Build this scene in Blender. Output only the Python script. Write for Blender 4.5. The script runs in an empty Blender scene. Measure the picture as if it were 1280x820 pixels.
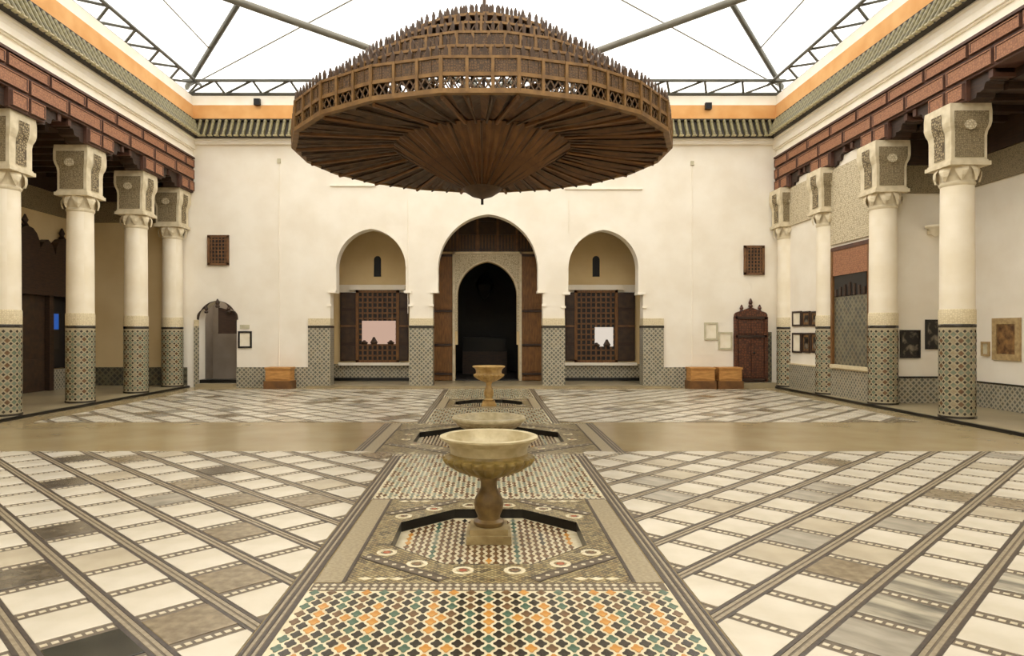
import bpy, bmesh, math, random
from mathutils import Vector, Matrix
R = random.Random(7)
PI = math.pi
sc = bpy.context.scene
col = sc.collection

# ------------------------------------------------------------------ camera, sky, exposure
FPX, U0, V0, EYE = 865.0, 611.0, 415.0, 1.6
cd = bpy.data.cameras.new('camera'); cam = bpy.data.objects.new('camera', cd); col.objects.link(cam)
cam.location = (0, 0, EYE); cam.rotation_euler = (PI/2, 0, 0)
cd.sensor_width = 36.0; cd.lens = FPX/1280*36.0
cd.shift_x = (640-U0)/1280; cd.shift_y = (V0-410)/1280
cd.clip_start = 0.05; cd.clip_end = 200
sc.camera = cam
w = bpy.data.worlds.new('overcast_sky'); sc.world = w; w.use_nodes = True
bg = w.node_tree.nodes['Background']
bg.inputs[0].default_value = (1.0, 0.97, 0.92, 1); bg.inputs[1].default_value = 2.6
vs = sc.view_settings
vs.view_transform = 'Standard'; vs.look = 'None'; vs.gamma = 1.0; vs.use_curve_mapping = False
vs.exposure = 0.36
sc.cycles.max_bounces = 8; sc.cycles.diffuse_bounces = 5; sc.cycles.transparent_max_bounces = 12

def px(u, v, z=0.0):            # a pixel on a horizontal plane
    Y = (EYE-z)*FPX/(v-V0); return ((u-U0)*Y/FPX, Y)
def wx(u, Y): return (u-U0)*Y/FPX
def wz(v, Y): return EYE-(v-V0)*Y/FPX

# ------------------------------------------------------------------ materials
def lin(h):
    h = h.lstrip('#'); c = [int(h[i:i+2], 16)/255 for i in (0, 2, 4)]
    return tuple(x/12.92 if x <= .04045 else ((x+.055)/1.055)**2.4 for x in c)+(1.0,)
class NT:
    def __init__(s, name):
        s.m = bpy.data.materials.new(name); s.m.use_nodes = True; s.t = s.m.node_tree
        s.b = s.t.nodes['Principled BSDF']
    def n(s, typ, **kw):
        k = s.t.nodes.new(typ)
        for a, b in kw.items(): setattr(k, a, b)
        return k
    def l(s, a, b): s.t.links.new(a, b)
    def math(s, op, a, b=None):
        k = s.n('ShaderNodeMath', operation=op)
        for i, x in enumerate((a, b)):
            if x is None: continue
            if isinstance(x, (int, float)): k.inputs[i].default_value = x
            else: s.l(x, k.inputs[i])
        return k.outputs[0]
    def mix(s, f, a, b):
        k = s.n('ShaderNodeMix', data_type='RGBA')
        for i, x in ((0, f), (6, a), (7, b)):
            if isinstance(x, (int, float)): k.inputs[i].default_value = x
            elif isinstance(x, tuple): k.inputs[i].default_value = x
            else: s.l(x, k.inputs[i])
        return k.outputs[2]
    def bump(s, h, strength, dist=0.01):
        k = s.n('ShaderNodeBump'); k.inputs['Strength'].default_value = strength; k.inputs['Distance'].default_value = dist
        s.l(h, k.inputs['Height']); s.l(k.outputs[0], s.b.inputs['Normal'])
def mat(name, c1, c2=None, rough=.6, scale=4.0, bump=0.0, bscale=None, spec=.5, metal=0.0, detail=4, contrast=(.35, .65), stretch=None, obj=False):
    t = NT(name); t.b.inputs['Roughness'].default_value = rough; t.b.inputs['Metallic'].default_value = metal
    t.b.inputs['Specular IOR Level'].default_value = spec
    tc = t.n('ShaderNodeTexCoord'); src = tc.outputs['Object' if obj else 'UV']
    if stretch:
        mp = t.n('ShaderNodeMapping'); mp.inputs['Scale'].default_value = stretch; t.l(src, mp.inputs[0]); src = mp.outputs[0]
    if c2 is None: t.b.inputs['Base Color'].default_value = lin(c1)
    else:
        nz = t.n('ShaderNodeTexNoise'); nz.inputs['Scale'].default_value = scale; nz.inputs['Detail'].default_value = detail
        t.l(src, nz.inputs['Vector'])
        cr = t.n('ShaderNodeValToRGB'); cr.color_ramp.elements[0].position = contrast[0]; cr.color_ramp.elements[1].position = contrast[1]
        cr.color_ramp.elements[0].color = lin(c1); cr.color_ramp.elements[1].color = lin(c2)
        t.l(nz.outputs[0], cr.inputs[0]); t.l(cr.outputs[0], t.b.inputs['Base Color'])
    if bump:
        nb = t.n('ShaderNodeTexNoise'); nb.inputs['Scale'].default_value = bscale or scale*3; nb.inputs['Detail'].default_value = 3
        t.l(src, nb.inputs['Vector']); t.bump(nb.outputs[0], bump)
    return t.m
def zellige(name, pitch, palette, line, accent, rough=.3, lw=.40, star=.17, diag=True):
    t = NT(name); t.b.inputs['Roughness'].default_value = rough
    tc = t.n('ShaderNodeTexCoord'); sp = t.n('ShaderNodeSeparateXYZ'); t.l(tc.outputs['UV'], sp.inputs[0])
    x, y = sp.outputs[0], sp.outputs[1]
    if diag: a, b = t.math('ADD', x, y), t.math('SUBTRACT', x, y)
    else: a, b = x, y
    a, b = t.math('DIVIDE', a, pitch), t.math('DIVIDE', b, pitch)
    fa, fb = t.math('FRACT', a), t.math('FRACT', b)
    da, db = t.math('ABSOLUTE', t.math('SUBTRACT', fa, .5)), t.math('ABSOLUTE', t.math('SUBTRACT', fb, .5))
    edge = t.math('GREATER_THAN', t.math('MAXIMUM', da, db), lw)
    mid = t.math('LESS_THAN', t.math('ADD', da, db), star)
    cmb = t.n('ShaderNodeCombineXYZ'); t.l(t.math('FLOOR', a), cmb.inputs[0]); t.l(t.math('FLOOR', b), cmb.inputs[1])
    wn = t.n('ShaderNodeTexWhiteNoise', noise_dimensions='2D'); t.l(cmb.outputs[0], wn.inputs['Vector'])
    cr = t.n('ShaderNodeValToRGB'); cr.color_ramp.interpolation = 'CONSTANT'
    els = cr.color_ramp.elements
    while len(els) < len(palette): els.new(.5)
    for i, c in enumerate(palette): els[i].position = i/len(palette); els[i].color = lin(c)
    t.l(wn.outputs[0], cr.inputs[0])
    c = t.mix(mid, cr.outputs[0], lin(accent)); c = t.mix(edge, c, lin(line))
    t.l(c, t.b.inputs['Base Color']); t.bump(t.math('SUBTRACT', 1.0, edge), .3, .003)
    return t.m
def carved(name, c1, c2, scale=14, rough=.7, bump=.8, dist=.02):
    t = NT(name); t.b.inputs['Roughness'].default_value = rough
    tc = t.n('ShaderNodeTexCoord')
    vo = t.n('ShaderNodeTexVoronoi', feature='DISTANCE_TO_EDGE'); vo.inputs['Scale'].default_value = scale; vo.inputs['Randomness'].default_value = .55
    t.l(tc.outputs['UV'], vo.inputs['Vector'])
    cr = t.n('ShaderNodeValToRGB'); cr.color_ramp.elements[0].position = .05; cr.color_ramp.elements[1].position = .22
    cr.color_ramp.elements[0].color = lin(c1); cr.color_ramp.elements[1].color = lin(c2)
    t.l(vo.outputs['Distance'], cr.inputs[0]); t.l(cr.outputs[0], t.b.inputs['Base Color'])
    t.bump(cr.outputs[0], bump, dist); return t.m
def emit(name, c, s):
    t = NT(name); t.b.inputs['Base Color'].default_value = (0, 0, 0, 1)
    t.b.inputs['Emission Color'].default_value = lin(c); t.b.inputs['Emission Strength'].default_value = s; return t.m

M = {}
M['plaster'] = mat('cream_plaster', '#e8dfcd', '#f0e9da', .85, 1.2, .12, 9)
M['plaster_y'] = mat('ochre_cream_plaster', '#d6bd8c', '#e0ca9c', .85, .8, .12, 9)
M['white_trim'] = mat('white_lime_trim', '#efe6d2', '#f5eee0', .8, 2, .05)
M['orange'] = mat('orange_limewash', '#cf9656', '#dca96c', .85, 1.5, .1)
M['floor_tan'] = mat('tan_polished_marble', '#97845f', '#a1906c', .22, 1.4, 0, spec=.5)
M['gal_floor'] = mat('gallery_stone_floor', '#8e8064', '#a59777', .3, 1.2)
M['grout'] = mat('brown_mosaic_bed', '#5b4f3e', '#6d604c', .5, 20)
M['marble_white'] = mat('white_marble', '#c6bca6', '#d5ccb9', .24, 2.2, spec=.5)
M['marble_beige'] = mat('beige_marble', '#aca088', '#beb299', .25, 2.5)
M['marble_grey'] = mat('grey_veined_marble', '#8d8676', '#a8a08f', .22, 3.0, stretch=(1, 3, 1))
M['marble_tan'] = mat('brown_marble', '#736650', '#93846a', .22, 14)
M['marble_dark'] = mat('dark_brown_marble', '#4c4438', '#6f6452', .2, 12)
M['marble_black'] = mat('black_green_marble', '#2a2b24', '#3d3c32', .2, 4)
M['marble_vein'] = mat('dark_veined_grey_marble', '#55524a', '#b9b09a', .2, 1.8, stretch=(1, 4, 1))
M['band_dark'] = mat('dark_mosaic_line', '#352c24', '#4a3f33', .4, 30)
M['band_cream'] = mat('cream_mosaic_line', '#857860', '#9d8f76', .35, 30)
M['mosaic_sq'] = mat('cream_mosaic_square', '#bfb294', '#d2c7ae', .3, 20)
M['z_black'] = mat('black_glazed_tile', '#2a2620', '#3a342b', .25, 15)
M['z_green'] = mat('green_glazed_tile', '#3f5645', '#566d5a', .25, 15)
M['z_orange'] = mat('ochre_glazed_tile', '#b57a33', '#c6924c', .25, 15)
M['z_brown'] = mat('brown_glazed_tile', '#5e4630', '#74593e', .25, 15)
M['z_cream'] = mat('cream_glazed_tile', '#cdbf9b', '#ded2b2', .25, 12)
M['base_joint'] = mat('tan_tile_joint', '#a3967a', '#b5a88a', .4, 10)
M['z_red'] = mat('red_glazed_tile', '#8b4a32', '#a05a3c', .25, 12)
M['z_sage'] = mat('sage_glazed_tile', '#56604c', '#6a735c', .3, 15)
M['z_dull'] = mat('grey_green_glazed_tile', '#69705c', '#7f8570', .3, 15)
M['z_grey'] = mat('grey_mosaic_strip', '#8a7c60', '#a39577', .35, 40)
M['panel_zel'] = zellige('octagon_border_zellige', .045, ['#a3946c', '#756645', '#4a402c', '#94845a', '#86724a'], '#463b2a', '#b9aa82', lw=.42)
M['pool_black'] = mat('black_pool_riser', '#090807', None, .35)
M['dado'] = zellige('grey_green_zellige', .125, ['#827e6f', '#969180', '#727264', '#8f866f', '#7a7768'], '#b4ab95', '#4a473d', lw=.40, star=.24)
M['dado_dark'] = zellige('dark_zellige', .17, ['#4f4e42', '#67634f', '#59523f', '#47463d'], '#7d755d', '#2f2e28', lw=.43, star=.2)
M['pale_band'] = carved('pale_scripted_band', '#c9b995', '#ded0ae', 26, bump=.3)
M['gebs'] = carved('carved_plaster', '#ab9c7e', '#dacdae', 22, bump=.9)
M['gebs_grey'] = carved('grey_carved_plaster', '#74664b', '#9c8c6c', 30, bump=.8)
M['gebs_hole'] = carved('deep_carved_plaster', '#54462f', '#a59470', 20, bump=1)
M['wood_red'] = carved('carved_cedar', '#85593f', '#a3714f', 20, bump=.5, dist=.015)
M['wood_line'] = mat('dark_cedar_edge', '#4a2e22', '#5a3a2a', .6, 6)
M['wood_dark'] = mat('dark_aged_wood', '#2a1a10', '#3e2817', .6, 5, .3, stretch=(1, 6, 1))
M['wood_brown'] = mat('brown_door_wood', '#5f3d18', '#7d5324', .55, 4, .3, stretch=(6, 1, 1))
M['wood_door'] = carved('carved_door_wood', '#3c2012', '#65391f', 14, .55, .8)
M['wood_lat'] = mat('brown_lattice_wood', '#5a3c22', '#76522f', .6, 6)
M['wood_lat_dark'] = mat('dark_lattice_wood', '#33241a', '#46321f', .6, 6)
M['wood_box'] = mat('light_wooden_box', '#a9773c', '#c4904e', .6, 4, .2, stretch=(1, 5, 1))
M['wood_box_dark'] = mat('brown_plinth_wood', '#5d3d1c', '#7a5226', .6, 4)
M['chand'] = carved('pierced_brass_sheet', '#402c14', '#6c4e29', 34, .5, .8)
M['chand_bar'] = mat('brass_bar', '#6f512b', '#8a683a', .5, 8, metal=.2)
M['chand_dark'] = mat('dark_brass', '#3d2b1a', '#513a24', .5, 8, metal=.2)
M['chand_under'] = mat('brown_ribbed_brass', '#50341a', '#6b4827', .6, 6, metal=.1)
M['chand_cone'] = mat('warm_lit_cone_brass', '#5c3d1e', '#775029', .55, 6, metal=.1)  # warm light falling on the cone is put into this lighter brass colour
M['tile_green'] = mat('green_glazed_roof_tile', '#5a5230', '#8a8055', .3, 9)
M['tile_lip'] = mat('cream_roof_tile_lip', '#9b8f66', '#b7ab82', .4, 9)
M['eave_dark'] = mat('dark_eave_board', '#1f180c', '#2e2412', .7, 6)
M['steel'] = mat('grey_painted_steel', '#6a675c', '#7d796c', .45, 3, metal=.2)
M['steel_dark'] = mat('dark_painted_steel', '#4b4a41', '#5b594e', .45, 3, metal=.2)
M['cable'] = mat('grey_roof_cable', '#7f7c70', None, .6)
M['stone'] = mat('honey_marble', '#857148', '#b3a074', .38, 6, .15, 30)
M['stone_rim'] = mat('pale_marble_rim', '#ab9c76', '#cdc09b', .38, 8, .15, 30)
M['stone_stain'] = mat('algae_stained_marble', '#6e5c2c', '#9c8548', .4, 7, .15, 30)
M['stone_stem'] = mat('brown_stained_marble', '#5a4526', '#8a7142', .4, 7, .15, 30)
M['stone_y'] = mat('yellow_stained_marble', '#a5834a', '#cbac70', .38, 7, .15, 30)
M['shaft'] = mat('white_column_plaster', '#e6dac0', '#efe5d0', .6, 2, .04)
M['cap_white'] = mat('white_capital_plaster', '#c9bb9b', '#dccfb2', .75, 6, .1)
M['black'] = mat('black_frame', '#1c1712', None, .4)
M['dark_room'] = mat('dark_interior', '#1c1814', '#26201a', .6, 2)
M['paper'] = mat('cream_paper', '#e6dcc2', '#efe7d2', .8, 4)
M['mount_grey'] = mat('greenish_mount', '#b3ab8e', '#c9c1a4', .7, 4)
M['photo'] = mat('dark_photograph', '#14110e', '#a79a84', .4, 5, contrast=(.5, .75))
M['paint_brown'] = mat('brown_painting', '#4a2d1a', '#9a7444', .5, 7)
M['gold'] = mat('pale_gilded_frame', '#9d8358', '#bda374', .5, 12)
M['grey_wall'] = mat('grey_passage_wall', '#8f8478', '#9b9084', .85, 2)
M['sconce'] = mat('white_sconce', '#e9dfc8', None, .5)
M['metal_dark'] = mat('dark_metal', '#2b2822', None, .5, metal=.5)
M['bright_pink'] = emit('daylit_window_pane', '#e6bfa8', .55)
M['bright_white'] = emit('daylit_display_pane', '#efe2d2', .65)
M['blue_screen'] = emit('blue_screen_glow', '#2a5cb0', .6)
M['glass_dark'] = mat('dark_glass', '#0c0a09', None, .3, spec=.2)

# tent membrane: thin translucent cloth
t = NT('white_tent_membrane'); t.t.nodes.remove(t.b)
out = [n for n in t.t.nodes if n.type == 'OUTPUT_MATERIAL'][0]
tr = t.n('ShaderNodeBsdfTransparent'); tr.inputs[0].default_value = (1, 1, 1, 1)
tl = t.n('ShaderNodeBsdfTranslucent'); tl.inputs[0].default_value = (.95, .94, .9, 1)
df = t.n('ShaderNodeBsdfDiffuse'); df.inputs[0].default_value = (.9, .88, .82, 1)
m1 = t.n('ShaderNodeMixShader'); m1.inputs[0].default_value = .35; t.l(tl.outputs[0], m1.inputs[1]); t.l(df.outputs[0], m1.inputs[2])
m2 = t.n('ShaderNodeMixShader'); m2.inputs[0].default_value = .45; t.l(tr.outputs[0], m2.inputs[1]); t.l(m1.outputs[0], m2.inputs[2])
t.l(m2.outputs[0], out.inputs[0]); M['membrane'] = t.m

# ------------------------------------------------------------------ mesh helpers
class MB:
    def __init__(s): s.v = []; s.f = []; s.m = []
    def add(s, vs, fs, mi=0):
        o = len(s.v) if vs else 0; s.v += [tuple(p) for p in vs]; s.f += [tuple(i+o for i in f) for f in fs]; s.m += [mi]*len(fs); return s
    def box(s, x0, x1, y0, y1, z0, z1, mi=0):
        return s.add([(x0,y0,z0),(x1,y0,z0),(x1,y1,z0),(x0,y1,z0),(x0,y0,z1),(x1,y0,z1),(x1,y1,z1),(x0,y1,z1)],
              [(0,3,2,1),(4,5,6,7),(0,1,5,4),(1,2,6,5),(2,3,7,6),(3,0,4,7)], mi)
    def prism(s, pts, a0, a1, axis='z', mi=0):
        def P(p, a): return {'z': (p[0], p[1], a), 'y': (p[0], a, p[1]), 'x': (a, p[0], p[1])}[axis]
        n = len(pts)
        return s.add([P(p, a0) for p in pts]+[P(p, a1) for p in pts],
              [tuple(range(n))[::-1], tuple(range(n, 2*n))]+[(i, (i+1) % n, n+(i+1) % n, n+i) for i in range(n)], mi)
    def lathe(s, prof, n=32, c=(0, 0, 0), mi=0, flute=None, cap=True):
        vs = []; k = len(prof)
        for j in range(n):
            a = 2*PI*j/n
            for i, (r, z) in enumerate(prof):
                rr = r*(1+(flute(i, a) if flute else 0)); vs.append((c[0]+rr*math.cos(a), c[1]+rr*math.sin(a), c[2]+z))
        fs = [(j*k+i, ((j+1) % n)*k+i, ((j+1) % n)*k+i+1, j*k+i+1) for j in range(n) for i in range(k-1)]
        if cap:
            fs.append(tuple(j*k for j in range(n))[::-1]); fs.append(tuple(j*k+k-1 for j in range(n)))
        return s.add(vs, fs, mi)
    def tube(s, p0, p1, r, n=8, mi=0, r1=None):
        p0, p1 = Vector(p0), Vector(p1); d = (p1-p0).normalized(); r1 = r if r1 is None else r1
        u = d.orthogonal().normalized(); w_ = d.cross(u); vs = []
        for p, rr in ((p0, r), (p1, r1)):
            for j in range(n): a = 2*PI*j/n+PI/n; vs.append(p+u*math.cos(a)*rr+w_*math.sin(a)*rr)
        return s.add(vs, [(j, (j+1) % n, n+(j+1) % n, n+j) for j in range(n)]+[tuple(range(n))[::-1], tuple(range(n, 2*n))], mi)
    def mesh(s, name, mats, smooth=False, cyl=False, fix=True):
        me = bpy.data.meshes.new(name); me.from_pydata(s.v, [], s.f)
        for m_ in (mats if isinstance(mats, (list, tuple)) else [mats]): me.materials.append(M[m_])
        me.polygons.foreach_set('material_index', s.m)
        if fix:
            bm = bmesh.new(); bm.from_mesh(me); bmesh.ops.recalc_face_normals(bm, faces=bm.faces); bm.to_mesh(me); bm.free()
        uv = me.uv_layers.new(name='UVMap').data
        for p in me.polygons:
            nx, ny, nz = (abs(c) for c in p.normal)
            for li in p.loop_indices:
                co = me.vertices[me.loops[li].vertex_index].co
                if cyl:
                    a = math.atan2(co.y, co.x); pa = math.atan2(p.center.y, p.center.x)
                    if a-pa > PI: a -= 2*PI
                    if a-pa < -PI: a += 2*PI
                    uv[li].uv = (a*.29, co.z)
                elif nz >= nx and nz >= ny: uv[li].uv = (co.x, co.y)
                elif ny >= nx: uv[li].uv = (co.x, co.z)
                else: uv[li].uv = (co.y, co.z)
        if smooth:
            me.polygons.foreach_set('use_smooth', [True]*len(me.polygons)); me.set_sharp_from_angle(angle=math.radians(38))
        me.update(); return me
    def build(s, name, mats, parent=None, kind=None, **kw):
        return link(name, s.mesh(name, mats, **kw), parent, kind)
def link(name, me, parent=None, kind=None, loc=None, rot=None):
    o = bpy.data.objects.new(name, me); col.objects.link(o)
    if parent is not None: o.parent = parent
    if kind: o['kind'] = kind
    if loc is not None: o.location = loc
    if rot is not None: o.rotation_euler = rot
    return o
def struct(name, mb, mats, parent=None, **kw): return mb.build(name, mats, parent, 'structure' if parent is None else None, **kw)
def thing(name, label, cat, loc=(0, 0, 0), rotz=0, group=None):
    o = bpy.data.objects.new(name, None); col.objects.link(o); o.location = loc; o.rotation_euler = (0, 0, rotz)
    o.empty_display_size = .1; return tag(o, label, cat, group)
def tag(o, label, cat, group=None):
    o['label'] = label; o['category'] = cat
    if group: o['group'] = group
    return o
def clip(poly, x0, x1, y0, y1):
    for ax, lim, sg in ((0, x0, 1), (0, x1, -1), (1, y0, 1), (1, y1, -1)):
        outp = []
        for i, p in enumerate(poly):
            q = poly[(i+1) % len(poly)]; dp, dq = sg*(p[ax]-lim), sg*(q[ax]-lim)
            if dp >= 0: outp.append(p)
            if (dp > 0 and dq < 0) or (dp < 0 and dq > 0):
                k = dp/(dp-dq); outp.append((p[0]+(q[0]-p[0])*k, p[1]+(q[1]-p[1])*k))
        poly = outp
        if len(poly) < 3: return []
    return poly
def area(p): return abs(sum(p[i][0]*p[(i+1) % len(p)][1]-p[(i+1) % len(p)][0]*p[i][1] for i in range(len(p))))/2
def copy_tree(o, parent=None):
    c = o.copy(); col.objects.link(c); c.parent = parent
    for ch in list(o.children): copy_tree(ch, c)
    return c

# ------------------------------------------------------------------ dimensions (metres; X right, Y into the court)
XL, XR = -8.68, 8.2            # gallery kerbs
YB, YF = 20.0, -1.0            # back wall face, front wall face
GL, GR = -11.75, 10.15         # gallery side walls
RET = 15.0                     # return wall of the right-hand gallery
FY = [(5.5, .735), (10.55, 1.10), (15.6, .76)]   # the three pools: centre Y, half width
CH = 1.24                      # half width of the mosaic carpet
STEP = .06
PD = .078                      # depth of the sunken pools

# ================================================================== FLOOR
def oct_pts(cy, h, k=1.0):
    q = h*math.tan(PI/8)
    return [(x*k, cy+y*k) for x, y in ((q, -h), (h, -q), (h, q), (q, h), (-q, h), (-h, q), (-h, -q), (-q, -h))]
fb = MB()
def quad(mb, x0, x1, y0, y1, z, mi=0): mb.add([(x0, y0, z), (x1, y0, z), (x1, y1, z), (x0, y1, z)], [(0, 1, 2, 3)], mi)
def ring_with_hole(mb, cy, h, z, hw, y0, y1, mi=0):
    o = oct_pts(cy, h); sq = [(-hw, y0), (hw, y0), (hw, y1), (-hw, y1)]
    vs = [(x, y, z) for x, y in o]+[(x, y, z) for x, y in sq]
    # octagon vertices 0..7 start at (+q,-h) and go counter-clockwise
    mb.add(vs, [(8, 9, 0, 7), (9, 1, 0), (9, 10, 2, 1), (10, 3, 2), (10, 11, 4, 3), (11, 5, 4), (11, 8, 6, 5), (8, 7, 6)], mi)
ys = [YF]
for cy, h in FY:
    hw = h+.3
    quad(fb, XL, XR, ys[-1], cy-hw, 0)
    quad(fb, XL, -hw, cy-hw, cy+hw, 0); quad(fb, hw, XR, cy-hw, cy+hw, 0)
    ring_with_hole(fb, cy, h, 0, hw, cy-hw, cy+hw); ys.append(cy+hw)
quad(fb, XL, XR, ys[-1], YB+2.2, 0)
floor = struct('floor', fb, 'floor_tan', fix=False)

# --- sunken pools with black risers
for cy, h in FY:
    mb = MB(); o = oct_pts(cy, h); n = 8
    vs = [(x, y, .004) for x, y in o]+[(x, y, -PD-.003) for x, y in o]
    mb.add(vs, [(i, (i+1) % n, n+(i+1) % n, n+i) for i in range(n)])
    mb.build('pool_riser', 'pool_black', floor, fix=False)
    pb = MB(); pb.add([(x, y, -PD) for x, y in o], [tuple(range(8))]); pb.build('pool_bed', 'z_cream', floor, fix=False)

# --- marble tile fields laid on the diagonal
PS, PT, TS, TT = .478, .50, .366, .385
FIELDS = [('L', -8.05, -CH-.01, YF+.2, 9.25), ('R', CH+.01, 7.68, YF+.2, 9.25), ('L', -8.05, -CH-.01, 12.25, 19.25), ('R', CH+.01, 7.68, 12.25, 19.25)]
SPECIAL = [((100, 573), 'marble_dark'), ((85, 603), 'marble_dark'), ((283, 588), 'marble_dark'), ((152, 595), 'marble_beige'), ((255, 606), 'marble_tan'),
  ((214, 625), 'marble_grey'), ((307, 626), 'marble_tan'), ((165, 575), 'marble_tan'), ((85, 663), 'marble_dark'), ((33, 722), 'marble_dark'), ((115, 808), 'marble_black'),
  ((294, 663), 'marble_tan'), ((289, 723), 'marble_tan'), ((388, 624), 'marble_tan'), ((1027, 610), 'marble_grey'), ((999, 625), 'marble_grey'), ((1074, 631), 'marble_beige'),
  ((1120, 657), 'marble_grey'), ((1252, 630), 'marble_tan'), ((1241, 567), 'marble_grey'), ((1236, 644), 'marble_beige'), ((991, 678), 'marble_grey'), ((1161, 736), 'marble_vein'),
  ((1130, 769), 'marble_vein'), ((1105, 800), 'marble_grey'), ((799, 605), 'marble_grey'), ((823, 627), 'marble_grey'), ((839, 597), 'marble_beige'), ((976, 692), 'marble_beige'),
  ((1245, 720), 'marble_vein'), ((905, 640), 'marble_beige')]
tiles, near_parts = [], []
lines, joints = {0: MB(), 1: MB()}, MB()
bedm = MB()
for side, x0, x1, y0, y1 in FIELDS:
    quad(bedm, x0, x1, y0, y1, .0015)
    sg = -1 if side == 'L' else 1
    s0, t0 = (1.523, 3.846) if side == 'L' else (1.125, 4.97)
    e1 = (-sg/math.sqrt(2), 1/math.sqrt(2))       # s axis (across the bands)
    e2 = (sg/math.sqrt(2), 1/math.sqrt(2))        # t axis (along the bands)
    def W(s_, t_): return (s_*e1[0]+t_*e2[0], s_*e1[1]+t_*e2[1])
    for i in range(-40, 60):
        sc_ = s0+i*PS
        # band between row i and i+1: dark, cream, dark, cream, dark
        b0 = sc_+TS/2; bw = PS-TS
        for a, b, mi in ((0, .20, 0), (.24, .44, 1), (.56, .76, 1), (.80, 1, 0)):
            pl = clip([W(b0+bw*a, -10), W(b0+bw*b, -10), W(b0+bw*b, 40), W(b0+bw*a, 40)], x0, x1, y0, y1)
            if pl: lines[mi].prism(pl, .0016, .004)
        for j in range(-40, 60):
            tc_ = t0+j*PT
            pl = clip([W(sc_-TS/2, tc_-TT/2), W(sc_+TS/2, tc_-TT/2), W(sc_+TS/2, tc_+TT/2), W(sc_-TS/2, tc_+TT/2)], x0, x1, y0, y1)
            if pl and area(pl) > .002: tiles.append((pl, W(sc_, tc_), area(pl) > .999*TS*TT, side, math.atan2(e1[1], e1[0])))
            c = W(sc_, tc_+PT/2)
            if x0-.3 < c[0] < x1+.3 and y0-.3 < c[1] < y1+.3:
                k = 7
                for q in range(k):
                    a = sc_-TS/2+TS*(q+.5)/k; b = tc_+PT/2; hs = .0165
                    pl = clip([W(a-hs, b-hs), W(a+hs, b-hs), W(a+hs, b+hs), W(a-hs, b+hs)], x0, x1, y0, y1)
                    if pl and area(pl) > .0004: joints.prism(pl, .0016, .004)
bedm.build('mosaic_bed', 'grout', floor, fix=False)
o = lines[0].build('dark_border_strips', 'band_dark', floor, 'stuff', fix=False)
o = lines[1].build('cream_border_strips', 'band_cream', floor, 'stuff', fix=False)
o = joints.build('mosaic_squares', 'mosaic_sq', floor, 'stuff', fix=False)
kinds = {}
for (u, v), k in SPECIAL:
    p = px(u, v); best = min(range(len(tiles)), key=lambda i: (tiles[i][1][0]-p[0])**2+(tiles[i][1][1]-p[1])**2); kinds[best] = k
def in_view(c): return c[1] > 3.0 and 0-60 < U0+FPX*c[0]/c[1] < 1340
order = sorted((i for i in range(len(tiles)) if in_view(tiles[i][1])), key=lambda i: tiles[i][1][1])
single = set(order[:300])
tile_mesh, far_mb = {}, {}
for i, (pl, c, full, side, ang) in enumerate(tiles):
    k = kinds.get(i)
    if k is None:
        r_ = R.random(); far = c[1] > 11 or not in_view(c)
        k = 'marble_white' if r_ < (.80 if far else .93) else 'marble_beige' if r_ < (.88 if far else .96) else 'marble_grey' if r_ < .95 else 'marble_tan'
    if i in single:
        if full:
            key = (k, side)
            if key not in tile_mesh:
                mb = MB(); h1, h2, bv = TS/2, TT/2, .004
                lo = [(-h1, -h2), (h1, -h2), (h1, h2), (-h1, h2)]; hi = [(-h1+bv, -h2+bv), (h1-bv, -h2+bv), (h1-bv, h2-bv), (-h1+bv, h2-bv)]
                mb.add([(a, b, .0015) for a, b in lo]+[(a, b, .005) for a, b in lo]+[(a, b, .0075) for a, b in hi],
                       [(0, 1, 5, 4), (1, 2, 6, 5), (2, 3, 7, 6), (3, 0, 4, 7), (4, 5, 9, 8), (5, 6, 10, 9), (6, 7, 11, 10), (7, 4, 8, 11), (8, 9, 10, 11)])
                tile_mesh[key] = mb.mesh('marble_tile', k)
            link('marble_tile', tile_mesh[key], floor, loc=(c[0], c[1], 0), rot=(0, 0, ang))
        else:
            mb = MB(); mb.prism(pl, .0015, .0075); mb.build('marble_tile', k, floor)
    else: far_mb.setdefault(k, MB()).prism(pl, .0015, .007)
for k, mb in far_mb.items(): mb.build('marble_tiles_beyond', k, floor, 'stuff')

# --- long mosaic carpet down the middle
G = .0535
def cross_poly(c=(0, 0), sx=1.0, sy=1.0):
    ax, ay, b, d = .031, .043, .0175, .0065
    return [(c[0]+x*sx, c[1]+y*sy) for x, y in ((ax, -d), (ax, d), (b, b), (d, ay), (-d, ay), (-b, b), (-ax, d), (-ax, -d), (-b, -b), (-d, -ay), (d, -ay), (b, -b))]
carpet = MB(); quad(carpet, -CH, CH, YF, FY[0][0]-1.1, .0018); quad(carpet, -CH, CH, FY[0][0]+1.1, 9.05, .0018)
quad(carpet, -CH, CH, 12.1, FY[2][0]-1.1, .0018); quad(carpet, -CH, CH, FY[2][0]+1.1, 19.4, .0018)
carpet = carpet.build('mosaic_carpet', 'z_cream', floor, fix=False)
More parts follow.
